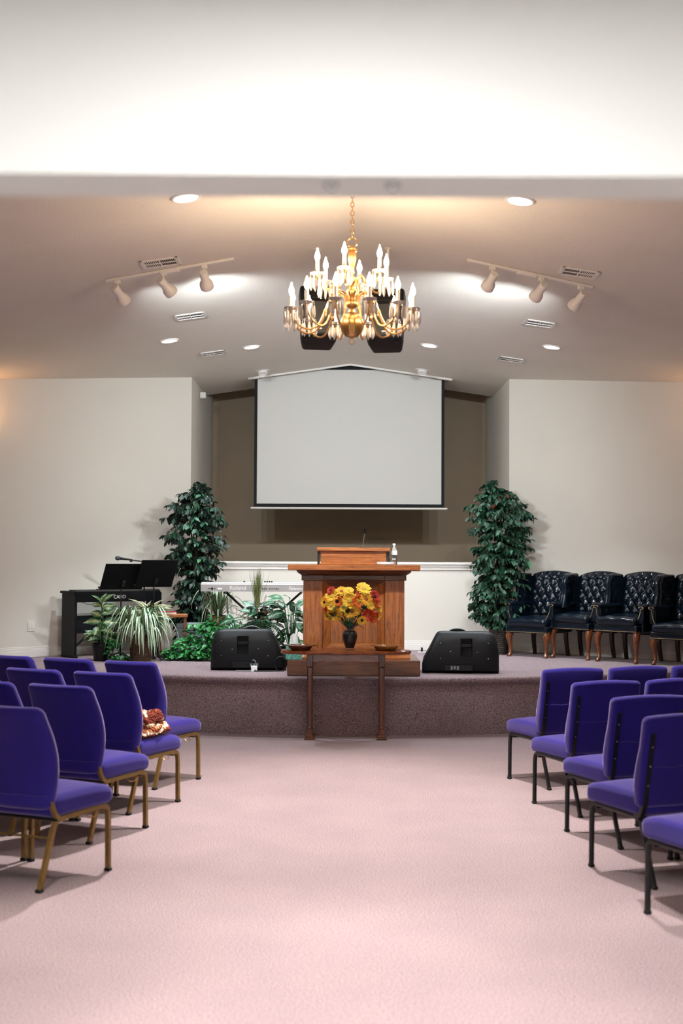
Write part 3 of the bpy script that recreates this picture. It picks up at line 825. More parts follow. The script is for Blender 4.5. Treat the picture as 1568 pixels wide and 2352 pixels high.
# ------------------------------------------------------------------ church chairs
def church_chair(kind):
    gold = kind == 'gold'
    t = thing('church_chair', 'chair', 'chair')
    fm = 'goldleg' if gold else 'blackmetal'
    rr = .0165 if gold else .0145
    nn = 4 if gold else 10
    def bez(ctrl, k=5):
        pts = []
        for i in range(len(ctrl) - 1):
            p0 = Vector(ctrl[max(0, i - 1)]); p1 = Vector(ctrl[i]); p2 = Vector(ctrl[i + 1]); p3 = Vector(ctrl[min(len(ctrl) - 1, i + 2)])
            for q in range(k):
                u = q / k
                pts.append(0.5 * ((2 * p1) + (p2 - p0) * u + (2 * p0 - 5 * p1 + 4 * p2 - p3) * u * u + (3 * p1 - p0 - 3 * p2 + p3) * u ** 3))
        return pts + [Vector(ctrl[-1])]
    for sx in (-1, 1):
        # front leg, bend and side rail
        mb = MB(); mb.tube([(sx * .25, .235, .012), (sx * .247, .233, .28)] + bez([(sx * .246, .232, .30), (sx * .245, .222, .335), (sx * .243, .19, .350)]) + [(sx * .225, 0, .348), (sx * .212, -.14, .344)], rr, nn, True, None, gold)
        mb.build('leg', fm, t)
        mb = MB(); mb.tube([(sx * .214, -.12, .344)] + bez([(sx * .212, -.14, .344), (sx * .209, -.175, .335), (sx * .206, -.192, .305)]) + [(sx * .185, -.268, .012)], rr, nn, True, None, gold)
        mb.build('leg', fm, t)
        for (x, y) in ((.25, .235), (.185, -.27)):
            q = .0175 if gold else .0155
            mb = MB(); mb.box(sx * x - q, y - q, 0, sx * x + q, y + q, .018, .005); mb.build('foot_cap', 'black', t)
        mb = MB()
        if gold:
            mb.tube(bez([(sx * .222, -.13, .347), (sx * .222, -.175, .352), (sx * .218, -.203, .385), (sx * .208, -.216, .44), (sx * .19, -.225, .50)]), .0155, 4, True, None, True)
            mb.build('back_post', fm, t)
        else:
            mb.tube([(sx * .213, -.15, .345), (sx * .214, -.20, .365), (sx * .214, -.226, .42), (sx * .213, -.262, .60), (sx * .212, -.302, .79)], .0185, 4, True, None, True)
            po = mb.build('back_post', fm, t)
            for zz in (.52, .62, .72):
                yy = -.226 - (zz - .42) / .37 * .076
                mb = MB(); mb.lathe([(0, 0), (.005, 0), (.004, .002), (0, .003)], 8, Matrix.Translation((sx * .213, yy - .0135, zz)) @ Matrix.Rotation(R(90), 4, 'X')); mb.build('screw', 'steel', po)
    mb = MB(); mb.tube([(-.245, .19, .325), (.245, .19, .325)], .006, 6); mb.build('stretcher', fm, t)
    mb = MB(); mb.tube([(-.202, -.205, .255), (.202, -.205, .255)], .006, 6); mb.build('stretcher', fm, t)
    if gold:
        mb = MB(); mb.tube([(.23, .05, .33), (.255, .05, .315), (.262, .09, .315), (.25, .12, .318), (.235, .12, .33)], .0028, 6); mb.build('linking_hook', 'brass', t)
    # seat cushion
    def wseat(x, y, z):
        f = 1.0 + .10 * (y / .25)
        puff = .022 * max(0, 1 - (x / .25) ** 2) * max(0, 1 - ((y - .02) / .26) ** 2) if z > .40 else 0
        roll = -.018 * max(0, (y - .12) / .14) ** 2 if z > .40 else 0
        return (x * f, y, z + puff + roll)
    mb = MB(); mb.rbox((0, .025, .409), (.245, .242, .055), .04 if gold else .03, (8, 8, 2), wseat); mb.build('seat', 'purple', t, 60)
    mb = MB(); mb.box(-.225, -.19, .338, .225, .22, .352, .003); mb.build('seat_board', 'blackgloss', t)
    # back cushion
    if gold:
        def wback(x, y, z):
            u = (z - .40) / .52
            f = .90 + .16 * math.sin(min(1, max(0, u + .12)) * PI * .82)
            lean = -.005 - .075 * u - .035 * u * u + .045 * math.sin(u * PI) * 1.0
            cup = .028 * (x / .23) ** 2
            return (x * f, y + lean + cup - .02, z)
        mb = MB(); mb.rbox((0, -.215, .66), (.225, .042, .262), .04, (10, 1, 12), wback); bk = mb.build('backrest', 'purple', t, 60)
        for zz in (.475,):
            mb = MB(); pts = []
            for i in range(13):
                x = -.20 + .4 * i / 12
                p = wback(x, -.257, zz); pts.append((p[0], p[1] - .000, p[2]))
            mb.tube(pts, .003, 6); mb.build('seam', 'purple', bk)
    else:
        def wback(x, y, z):
            u = (z - .40) / .47
            f = 1.0 - .05 * max(0, .25 - u) * 4
            lean = -.09 * u - .012
            bow = .02 * math.sin(min(1, u * 1.5) * PI) if y > -.19 else 0
            crown = .012 * (1 - (x / .25) ** 2) * max(0, u - .8) * 5
            return (x * f, y + lean + bow, z + crown)
        mb = MB(); mb.rbox((0, -.185, .635), (.25, .035, .236), .026, (6, 1, 10), wback); bk = mb.build('backrest', 'purple', t, 60)
        mb = MB(); pts = []
        for i in range(11):
            x = -.19 + .38 * i / 10
            p = wback(x, -.2205, .615 + .004 * math.sin(i * 1.7)); pts.append(p)
        mb.tube(pts, .003, 6); mb.build('seam', 'purple', bk)
    return t
GL = church_chair('gold'); GR = church_chair('black')
used = set()
def place(proto, fx, fy, head, label, group, seat=0):
    # (fx, fy): aisle side front foot; head: heading in degrees; seat: place in the row counted from the aisle
    h = R(head); sx = 1 if proto is GL else -1
    fw = Vector((math.sin(h), math.cos(h))); rt = Vector((math.cos(h), -math.sin(h)))
    c = Vector((fx, fy)) - rt * (sx * .25) - fw * .235
    if proto not in used:
        used.add(proto); proto.location = (c.x, c.y, 0); proto.rotation_euler = (0, 0, -h); proto['label'] = label; o = proto
    else:
        o = dup(proto, (c.x, c.y, 0), -h, label)
    o['group'] = group
    return o, c, h
gA = 'purple chairs with gold legs on the left'; gB = 'purple chairs with black legs on the right'
LROWS = [(-1.072, 9.29, 24, ['first', 'second', 'third']), (-1.11, 8.42, 23.5, ['first', 'second', 'third']), (-1.20, 7.60, 23, ['first', 'second']), (-1.232, 6.56, 23, ['first', 'second'])]
RROWS = [(1.293, 9.38, -19, 3), (1.332, 8.43, -19, 3), (1.394, 7.56, -19, 2), (1.368, 6.70, -19, 2), (1.45, 5.81, -19, 1)]
rown = ['front row', 'second row', 'third row', 'fourth row', 'fifth row']
blanket_seat = None
for i, (fx, fy, hd, names) in enumerate(LROWS):
    x, y, h = fx, fy, hd
    for k, nm in enumerate(names):
        lb = 'purple chair with gold legs on the left, %s, %s' % (rown[i], 'at the aisle' if k == 0 else '%s from the aisle' % nm)
        if i == 1 and k == 0: lb = 'purple gold legged chair at the aisle with a crochet blanket on its seat'
        o, c, hr = place(GL, x, y, h, lb, gA)
        if i == 1 and k == 0: blanket_seat = (c, hr)
        x -= math.cos(hr) * .545; y += math.sin(hr) * .545; h += 1.5
for i, (fx, fy, hd, n) in enumerate(RROWS):
    x, y, h = fx, fy, hd
    for k in range(n):
        lb = 'purple chair with black legs on the right, %s, %s' % (rown[i], 'at the aisle' if k == 0 else '%s from the aisle' % ['', 'second', 'third'][k])
        o, c, hr = place(GR, x, y, h, lb, gB)
        x += math.cos(hr) * .545; y -= math.sin(hr) * .545; h -= 1.5

# crocheted blanket folded on the second row seat
def blanket():
    c, h = blanket_seat
    m, nt, b = nodes_of('crochet_wool')
    vec = coords(nt)
    wv = nt.nodes.new('ShaderNodeTexWave'); wv.inputs['Scale'].default_value = 3.4; wv.inputs['Distortion'].default_value = 1.2; wv.inputs['Detail Scale'].default_value = 2
    mp = nt.nodes.new('ShaderNodeMapping'); mp.inputs['Rotation'].default_value = (0.5, 0.9, 0.5)
    nt.links.new(vec, mp.inputs['Vector']); nt.links.new(mp.outputs['Vector'], wv.inputs['Vector'])
    r = ramp(nt, [(0.0, (0.13, 0.018, 0.008)), (0.42, (0.22, 0.035, 0.012)), (0.52, (0.55, 0.22, 0.06)), (0.62, (0.80, 0.72, 0.55)), (0.80, (0.82, 0.75, 0.6)), (0.9, (0.5, 0.2, 0.06)), (1.0, (0.18, 0.03, 0.01))])
    r.color_ramp.interpolation = 'LINEAR'
    nt.links.new(wv.outputs['Fac'], r.inputs['Fac'])
    nt.links.new(r.outputs['Color'], b.inputs['Base Color'])
    b.inputs['Roughness'].default_value = 0.95
    vo = nt.nodes.new('ShaderNodeTexVoronoi'); vo.inputs['Scale'].default_value = 95
    nt.links.new(vec, vo.inputs['Vector'])
    bump(nt, b, vo.outputs['Distance'], -1.0, 0.012)
    M['wool'] = m
    rt = Vector((math.cos(h), -math.sin(h))); fw = Vector((math.sin(h), math.cos(h)))
    p = c + rt * .06 + fw * .02
    t = thing('crochet_blanket', 'rust, orange and cream crochet blanket folded on a purple seat', 'blanket', (p.x, p.y, .478), -h)
    rnd = random.Random(3)
    layers = [(0, .0, .0, .165, .165, .028, 0.05), (-.01, -.01, .05, .155, .15, .028, -.06), (.0, -.03, .098, .145, .125, .026, .12)]
    for (ox, oy, oz, hx, hy, hz, rz) in layers:
        ph = rnd.random() * 6
        def wp(x, y, z, ph=ph, oz=oz):
            w_ = .014 * math.sin(x * 23 + ph) * math.cos(y * 19 + ph * 2) + .009 * math.sin(x * 51 + y * 37 + ph)
            droop = -.055 * max(0, (y - .04) / .1) ** 2 - .035 * max(0, (x - .08) / .08) ** 2
            if oz == 0: droop *= .1
            return (x + w_ * .8, y + w_ * .7, max(.006, z + w_ * .6 + droop + .004))
        mb = MB(); mb.rbox((ox, oy, oz + .028), (hx, hy, hz), .026, (15, 14, 3), wp, Matrix.Rotation(rz, 4, 'Z')); fo = mb.build('fold', 'wool', t, 80)
        st = MB()
        for p in mb.v:
            if p[2] < .012: continue
            q = Vector(p) + Vector((rnd.uniform(-1, 1), rnd.uniform(-1, 1), rnd.uniform(-1, 1))) * .004
            a = rnd.uniform(.007, .011)
            st.lathe([(0, -a * .8), (a * .8, -a * .4), (a, .1 * a), (a * .6, a * .7), (0, a * .85)], 6, Matrix.Translation(q) @ Matrix.Rotation(rnd.uniform(-.6, .6), 4, 'X'))
        so = st.build('stitches', 'wool', fo, 80); so['kind'] = 'stuff'
blanket()

# ------------------------------------------------------------------ pulpit
def pulpit():
    t = thing('pulpit', 'carved oak pulpit with panelled front standing on a plinth', 'pulpit', (.125, 11.77, S))
    # local: front of plinth at y = 0, z from the platform
    mb = MB(); mb.box(-.64, 0, 0, .64, .78, .152, .006); mb.build('plinth', 'oakdark', t)
    mb = MB()
    mb.prism([(.12, .152), (.12, .168), (.15, .172), (.185, .20), (.205, .205), (.62, .205), (.66, .152)], -.55, .55, 'yz'); mb.build('base_moulding', 'oakh', t)
    mb = MB(); mb.box(-.48, .24, .20, .48, .62, .985, .004); mb.build('body', 'oakv', t)
    for sx in (-1, 1):
        mb = MB(); mb.box(sx * .4 - .095, .19, .20, sx * .4 + .095, .60, .915, .004); mb.build('corner_post', 'oakv', t)
        mb = MB(); mb.box(sx * .405 - .108, .178, .915, sx * .405 + .108, .60, .968, .004); mb.build('capital', 'oakdark', t)
    mb = MB(); mb.box(-.30, .205, .92, .30, .60, .968, .004); mb.build('frieze', 'oakdark', t)
    # cove cornice under the top
    prof = [(0, 0), (-.012, .006), (-.03, .012), (-.05, .028), (-.058, .046), (.05, .046), (.05, 0)]
    mb = MB()
    y0 = .178
    mb.prism([(y0 + a, .968 + b) for a, b in prof], -.52, .52, 'yz')
    for sx in (-1, 1):
        mb.prism([(sx * (.505 - a), .968 + b) for a, b in prof], .16, .60, 'xz')
    mb.build('cornice', 'oakdark', t, 0)
    # mitred frame of the recessed panel
    xo, xi, zo0, zo1, zi0, zi1 = .302, .228, .205, .92, .30, .855
    def bar(p, name, m):
        k = len(p); b = MB()
        yf, yb = .208, .245
        q = []
        vs = [(x, yf if i < 2 else yf + .022, z) for i, (x, z) in enumerate(p)] + [(x, yb, z) for x, z in p]
        b.add(vs, [(0, 1, 2, 3), (7, 6, 5, 4), (0, 4, 5, 1), (1, 5, 6, 2), (2, 6, 7, 3), (3, 7, 4, 0)]); b.build(name, m, t, 0)
    bar([(-xo, zo1), (xo, zo1), (xi, zi1), (-xi, zi1)], 'panel_rail', 'oakdark')
    bar([(xo, zo0), (-xo, zo0), (-xi, zi0), (xi, zi0)], 'panel_rail', 'oakh')
    bar([(-xo, zo0), (-xo, zo1), (-xi, zi1), (-xi, zi0)], 'panel_stile', 'oakv')
    bar([(xo, zo1), (xo, zo0), (xi, zi0), (xi, zi1)], 'panel_stile', 'oakv')
    for k in range(4):
        x = -xi + (k + .5) * xi / 2
        mb = MB(); mb.box(x - xi / 4 + .001, .232, zi0, x + xi / 4 - .001, .25, zi1, .001); mb.build('panel_board', 'oakv', t)
    # table top
    mb = MB(); mb.box(-.64, 0.02, 1.014, .64, .70, 1.070, .006); mb.build('top_board', 'oakh', t)
    # sloping desk
    mb = MB(); mb.box(-.325, .20, 1.07, .315, .225, 1.205, .003); mb.build('desk_front', 'oakh', t)
    mb = MB(); mb.box(-.34, .185, 1.07, .33, .215, 1.085, .003); mb.build('desk_base_strip', 'oakh', t)
    for sx in (-1, 1):
        mb = MB(); mb.prism([(.225, 1.07), (.225, 1.205), (.58, 1.15), (.58, 1.07)], -.005 + sx * .345 - .01, -.005 + sx * .345 + .01, 'yz'); mb.build('desk_side', 'mahogdark', t, 0)
    mb = MB(); X = Matrix.Translation((-.005, .17, 1.205)) @ Matrix.Rotation(R(-9), 4, 'X')
    mb.box(-.36, 0, 0, .36, .45, .035, .004, X); mb.build('desk_top', 'oakh', t)
pulpit()

# gooseneck microphone on the pulpit
t = thing('gooseneck_microphone', 'thin gooseneck microphone rising from the pulpit desk', 'microphone', (.215, 12.10, S + 1.215))
mb = MB(); mb.lathe([(0, .0), (.022, .0), (.022, .01), (.01, .018), (0, .02)], 16); mb.build('base', 'blackmetal', t)
mb = MB(); mb.tube([(0, 0, .01), (.003, 0, .08), (.018, -.005, .17), (.022, -.01, .19)], .005, 8); mb.build('gooseneck', 'steel', t)
mb = MB(); mb.tube([(.018, -.005, .165), (.021, -.008, .185), (.020, -.02, .21), (.020, -.03, .222)], [.009, .013, .014, .008], 10); mb.build('capsule', 'black', t)
mb = MB(); mb.tube([(.012, -.02, .20), (.0, -.02, .215), (.01, -.02, .225)], .003, 6); mb.build('clip', 'black', t)
# water bottle
t = thing('water_bottle', 'clear plastic water bottle on the pulpit top', 'bottle', (.52, 12.02, S + 1.070))
mb = MB(); mb.lathe([(0, 0), (.026, 0), (.031, .006), (.031, .03), (.029, .034), (.031, .04), (.031, .06), (.029, .065), (.031, .07), (.031, .145), (.026, .165), (.014, .185), (.0125, .195), (.0125, .2)], 24); mb.build('body', 'bottle', t)
mb = MB(); mb.lathe([(.0318, .098), (.0318, .14)], 24, cap=False); mb.build('label_band', 'paper', t)
mb = MB(); mb.lathe([(.0145, .194), (.0145, .208), (.012, .21), (0, .21)], 20); mb.build('cap', 'paper', t)
# small black vial beside it
t = thing('dropper_vial', 'tiny black capped vial beside the water bottle', 'vial', (.475, 12.05, S + 1.070))
mb = MB(); mb.lathe([(0, 0), (.008, 0), (.008, .04), (.005, .045)], 12); mb.build('body', 'blackgloss', t)
mb = MB(); mb.lathe([(.0085, .045), (.0085, .06), (0, .061)], 12); mb.build('cap', 'ltext', t)
# paper plate
mb = MB(); X = Matrix.Translation((.43, 11.89, S + 1.071))
mb.lathe([(0, .0), (.074, .0), (.082, .005), (.085, .024), (.083, .028), (.078, .026), (.07, .014), (0, .012)], 32, X)
tag(mb.build('paper_plate', 'paper'), 'white paper plate lying on the pulpit top', 'plate')
# tissue box
t = thing('tissue_box', 'teal patterned tissue box on the pulpit plinth', 'tissue box', (-.455, 11.86, S + .152), R(4))
mb = MB(); mb.box(-.078, -.06, 0, .078, .06, .14, .003); mb.build('carton', 'teal', t)
mb = MB()
vs = []; fs = []
for k in range(9):
    u = k / 8
    for j in range(4):
        v = j / 3
        x = -.045 + .09 * u * (1 - .25 * v) + .012 * v; z = .139 + v * (.115 * (1 - .5 * abs(u - .45))) 
        y = .018 * math.sin(u * 9 + v * 2) * (1 - .3 * v)
        vs.append((x, y, z))
for k in range(8):
    for j in range(3):
        fs.append((k * 4 + j, (k + 1) * 4 + j, (k + 1) * 4 + j + 1, k * 4 + j + 1))
mb.add(vs, fs); mb.build('tissue', 'paper', t)

# ------------------------------------------------------------------ communion table
def comm_table():
    t = thing('communion_table', 'narrow cherry communion table with rounded ends before the platform', 'table', (.048, 11.40, 0))
    def oval(hx, hy, n=40, p=2.6):
        pts = []
        for i in range(n):
            a = 2 * PI * i / n
            c, s_ = math.cos(a), math.sin(a)
            pts.append((hx * abs(c) ** (2 / p) * (1 if c >= 0 else -1), hy * abs(s_) ** (2 / p) * (1 if s_ >= 0 else -1)))
        return pts
    mb = MB(); vs = []; fs = []; n = 48
    prof = [(.97, .795), (.99, .800), (1.0, .812), (.995, .824), (.98, .830)]
    for f, z in prof:
        for x, y in oval(.61, .21, n): vs.append((x * f, y * (1 - (1 - f) * 2.5), z))
    for i in range(len(prof) - 1):
        for k in range(n):
            fs.append((i * n + k, i * n + (k + 1) % n, (i + 1) * n + (k + 1) % n, (i + 1) * n + k))
    fs.append(tuple(range(n))[::-1]); fs.append(tuple((len(prof) - 1) * n + k for k in range(n)))
    mb.add(vs, fs); mb.build('table_top', 'cherry', t)
    mb = MB(); mb.box(-.335, -.01, .715, .335, .01, .797, .002); mb.build('apron', 'cherry', t)
    mb = MB(); mb.box(-.335, .165, .715, .335, .185, .797, .002); mb.build('apron', 'cherry', t)
    for sx in (-1, 1):
        for y in (0, .175):
            x = sx * .335
            mb = MB()
            mb.box(x - .030, y - .030, .67, x + .030, y + .030, .797, .004)
            mb.box(x - .025, y - .025, .09, x + .025, y + .025, .67, .007)
            for d in (-.012, .012):
                mb.tube([(x + d, y - .0255, .15), (x + d, y - .0255, .60)], .0045, 6)
            lg = mb.build('leg', 'cherryv', t)
            mb = MB(); mb.box(x - .026, y - .027, .04, x + .026, y + .026, .095, .003); mb.build('foot_block', 'mahog', lg)
            mb = MB(); mb.box(x - .036, y - .036, .018, x + .036, y + .036, .042, .006); mb.box(x - .047, y - .047, 0, x + .047, y + .047, .02, .004); mb.build('foot', 'oakdark', lg)
            mb = MB(); mb.lathe([(0, 0), (.007, 0), (.005, .006), (0, .008)], 10, Matrix.Translation((x, y - .027, .115)) @ Matrix.Rotation(R(90), 4, 'X')); mb.build('stud', 'steel', lg)
comm_table()
def offering_plate(x, m, label):
    t = thing('offering_plate', label, 'bowl', (x, 11.36, .830), 0, 'wooden offering plates on the communion table')
    mb = MB(); mb.lathe([(0, 0), (.085, 0), (.10, .012), (.115, .035), (.13, .04), (.152, .042), (.153, .048), (.13, .048), (.108, .044), (.092, .018), (.075, .008), (0, .008)], 40); mb.build('dish', m, t)
    mb = MB(); mb.lathe([(0, .0085), (.074, .0085), (.074, .010), (0, .010)], 32); mb.build('felt_pad', 'red', t)
offering_plate(-.375, 'bowl_dark', 'dark walnut offering plate on the left of the communion table')
offering_plate(.42, 'bowl_light', 'light maple offering plate on the right of the communion table')

# vase and flowers
VX, VY, VZ = .083, 11.36, .830
t = thing('flower_vase', 'clear glass vase filled with black beads on the communion table', 'vase', (VX, VY, VZ))
VP = [(0, 0), (.045, 0), (.046, .012), (.040, .022), (.05, .05), (.066, .10), (.072, .135), (.066, .162), (.048, .182), (.040, .195), (.041, .215), (.050, .245), (.052, .25)]
mb = MB(); mb.lathe(VP[8:] + [(.049, .249), (.037, .214), (.036, .196), (.044, .183)], 36, cap=False); mb.build('glass_neck', 'glass', t, 60)
mb = MB(); mb.lathe([(0, 0), (.045, 0), (.046, .012), (.040, .022), (0, .022)], 36); mb.build('glass_foot', 'glass', t, 60)
mb = MB(); mb.lathe([(0, .020), (.040, .022), (.05, .05), (.066, .10), (.072, .135), (.066, .162), (.048, .182), (.03, .184), (0, .184)], 36); mb.build('bead_filling', 'beads', t, 60)
def petal_mesh(L, W, cup, name):
    vs = [(0, -W * .25, 0), (0, W * .25, 0), (L * .45, -W * .5, cup * .5), (L * .45, 0, cup * .2), (L * .45, W * .5, cup * .5), (L * .8, -W * .33, cup * .85), (L * .8, W * .33, cup * .85), (L, 0, cup * .7)]
    return vs, [(0, 2, 3), (0, 3, 1), (1, 3, 4), (2, 5, 3), (3, 5, 6), (3, 6, 4), (5, 7, 6)]
FL = [  # picture position on a crop of the bouquet, radius, colours, facing, words
 (745, 435, 118, 'y', 'g', (0, 0), 'yellow sunflower with green centre in the middle of the bouquet'),
 (885, 440, 98, 'o', 'g', (.2, 0), 'orange flower with green centre right of the middle sunflower'),
 (450, 365, 112, 'y', 'g', (-.5, .5), 'yellow sunflower facing up on the upper left of the bouquet'),
 (540, 450, 85, 'o', 'k', (-.25, .1), 'orange flower with black centre left of the middle sunflower'),
 (500, 650, 112, 'y', 'b', (-.3, -.35), 'yellow sunflower with brown centre low on the left of the bouquet'),
 (775, 595, 118, 'y', 'b', (0, -.35), 'yellow sunflower with red brown centre just above the vase'),
 (330, 465, 80, 'y', 'k', (-.8, .1), 'yellow flower with black centre at the far left of the bouquet'),
 (430, 275, 66, 'r', 'k', (-.6, .6), 'red flower at the upper left of the bouquet'),
 (345, 570, 60, 'r', 'b', (-.9, -.1), 'small red flower at the left edge of the bouquet'),
 (375, 690, 78, 'y', 'b', (-.8, -.4), 'yellow flower at the lower left edge of the bouquet'),
 (605, 285, 85, 'y', 'b', (-.2, .7), 'yellow flower facing up at the top left of the bouquet'),
 (725, 275, 75, 'y', 'g', (0, .8), 'yellow flower at the top centre of the bouquet'),
 (965, 240, 108, 'y', 'g', (.3, .6), 'yellow sunflower at the top right of the bouquet'),
 (1005, 400, 100, 'y', 'b', (.5, .2), 'yellow sunflower turned sideways on the right of the bouquet'),
 (1085, 490, 85, 'y', 'g', (.6, 0), 'yellow flower beside the red ones on the right of the bouquet'),
 (1150, 375, 92, 'r', 'k', (.7, .35), 'large red flower at the upper right of the bouquet'),
 (1185, 480, 70, 'o', 'b', (.8, .1), 'orange red flower at the right of the bouquet'),
 (1228, 560, 70, 'y', 'b', (.95, 0), 'yellow flower at the far right edge of the bouquet'),
 (1035, 660, 92, 'r', 'b', (.4, -.3), 'red flower with brown centre low on the right of the bouquet'),
 (940, 750, 74, 'y', 'k', (.25, -.5), 'small yellow flower with dark centre low on the right of the bouquet'),
 (1135, 705, 85, 'o', 'b', (.7, -.4), 'orange red flower at the lower right of the bouquet'),
 (1212, 690, 66, 'y', 'g', (.9, -.3), 'yellow flower at the lower right edge of the bouquet'),
 (440, 515, 78, 'y', 'g', (-.5, 0), 'yellow flower between the left sunflowers of the bouquet'),
 (640, 555, 60, 'y', 'g', (-.1, 0), 'small yellow flower tucked under the middle sunflower'),
 (905, 330, 62, 'o', 'b', (.2, .5), 'small orange flower under the top right sunflower'),
]
rnd = random.Random(11)
for (cx, cy, rad, pc, dc, fc, lb) in FL:
    k = 7.127 * 247.0
    x = VX + (cx - 745) / k; z = VZ + (1245 - cy) / k
    r = rad / k
    fx, fz = fc
    fy = -math.sqrt(max(.05, 1 - min(.95, fx * fx + fz * fz)))
    d = Vector((fx, fy * 1.1, fz)).normalized()
    y = VY - .10 * (-d.y) + rnd.uniform(-.02, .02) + .02
    t = thing('sunflower' if 'sunflower' in lb else 'silk_flower', lb, 'flower', (x, y, z), 0, 'flowers in the vase')
    Q = zmat(d)
    mb = MB()
    npet = 15 if pc == 'y' else 18
    for lay in range(2 if pc == 'y' else 3):
        for i in range(npet):
            a = 2 * PI * (i + .5 * lay) / npet + rnd.uniform(-.1, .1)
            L = r * (1.0 - .12 * lay) * rnd.uniform(.88, 1.1) * 1.02
            vs, fs = petal_mesh(L, L * (.52 if pc == 'y' else .45), L * (.12 + .22 * lay) * rnd.uniform(.3, 1.3), '')
            mb.add(vs, fs, Q @ Matrix.Rotation(a, 4, 'Z') @ Matrix.Translation((r * .24, 0, .002 * lay)))
    mb.build('petals', 'petal_' + pc, t, 0)['kind'] = 'stuff'
    mb = MB(); mb.lathe([(r * .34, 0), (r * .34, r * .10), (r * .26, r * .20), (r * .13, r * .21), (0, r * .17)], 18, Q); mb.build('disc', 'disc_' + dc, t, 60)
    mb = MB(); tip = Vector((VX - x, VY - y, VZ + .17 - z)); a0 = -d * .004
    mb.tube([a0, a0 - d * .05 + tip * .2, tip * .6 + Vector((0, .02, .03)), Vector((tip.x * .97, tip.y * .97 , tip.z + .015))], .0035, 6); mb.build('stem', 'darkgreen', t)
# greenery and wheat of the bouquet
def leafgeo(L, W, n=4, droop=.25, fold=.15, pw=1.0):
    vs = []; fs = []; uv = []
    for i in range(n + 1):
        u = i / n
        w_ = W * .5 * (math.sin(PI * min(1, u ** pw * .96 + .04)) if i < n else 0.02)
        z = -droop * L * u * u; y = L * (u - .12 * droop * u * u)
        vs += [(-w_, y, z + fold * w_), (0, y, z), (w_, y, z + fold * w_)]
        uv += [(0, u), (.5, u), (1, u)]
    for i in range(n):
        for c in (0, 1):
            a = i * 3 + c
            fs.append((a, a + 1, a + 4, a + 3))
    return vs, fs, uv
def leafmesh(name, geo, m):
    vs, fs, uv = geo
    me = bpy.data.meshes.new(name); me.from_pydata(vs, [], fs)
    ul = me.uv_layers.new(name='UVMap')
    for lp in me.loops: ul.data[lp.index].uv = uv[lp.vertex_index]
    me.shade_smooth(); me.materials.append(M[m])
    return me
def join_leaves(name, items, m, parent):
    # items: (geo, matrix): one joined mesh with uv
    vs = []; fs = []; uv = []
    for (g, X) in items:
        o = len(vs)
        vs += [tuple(X @ Vector(p)) for p in g[0]]; fs += [tuple(i + o for i in f) for f in g[1]]; uv += g[2]
    o = link(name, leafmesh(name, (vs, fs, uv), m), None, parent)
    o['kind'] = 'stuff'
    return o
def leafX(pos, az, el, roll=0.0, s=1.0):
    # blade grows along local +Y: azimuth az (from +X), elevation el
    d = Vector((math.cos(az) * math.cos(el), math.sin(az) * math.cos(el), math.sin(el)))
    side = Vector((-math.sin(az), math.cos(az), 0)) * -1
    up = side.cross(d)
    Rm = Matrix((side, d, up)).transposed().to_4x4()
    return Matrix.Translation(pos) @ Rm @ Matrix.Rotation(roll, 4, 'Y') @ Matrix.Scale(s, 4)
def faceX(pos, az, el, m_, s=1.0):
    # as leafX, rolled so that the upper side leans towards the room
    X = leafX(pos, az, el, m_, s)
    Y = leafX(pos, az, el, -m_, s)
    return X if X.col[2][1] < Y.col[2][1] else Y
t = thing('bouquet_greenery', 'dark green leaves and wheat ears between the flowers in the vase', 'foliage', (VX, VY, VZ + .17))
lm = leafmesh('leaf', leafgeo(.10, .055, 4, .3), 'darkgreen')
for i in range(44):
    az = rnd.uniform(0, 2 * PI); el = rnd.uniform(-.3, 1.0); d = rnd.uniform(.03, .15)
    p = Vector((math.cos(az) * d * 1.3, math.sin(az) * d * .7 - .01, .06 + rnd.uniform(0, .19)))
    o = link('leaf', lm, None, t); o.matrix_basis = leafX(p, az, el, rnd.uniform(-.5, .5), rnd.uniform(.7, 1.1))
for i, (x, z, a) in enumerate(((.07, .33, .15), (-.02, .35, -.1), (-.10, .36, -.5), (.16, .31, .45), (.02, .33, .05), (.12, .18, 1.0), (.05, .37, .1))):
    mb = MB(); d = Vector((math.sin(a), -.15, math.cos(a)))
    base = Vector((x, -.03, z - .08))
    mb.tube([Vector((x * .2, 0, .02)), base], .002, 5)
    mb.tube([base, base + d * .03, base + d * .075, base + d * .09], [.003, .009, .008, .002], 7)
    for q in range(8):
        e = base + d * (.03 + .008 * q)
        mb.tube([e, e + (d + Vector((rnd.uniform(-.4, .4), rnd.uniform(-.3, .3), .1))).normalized() * .05], .0007, 4)
    mb.build('wheat_ear', 'wheat', t)

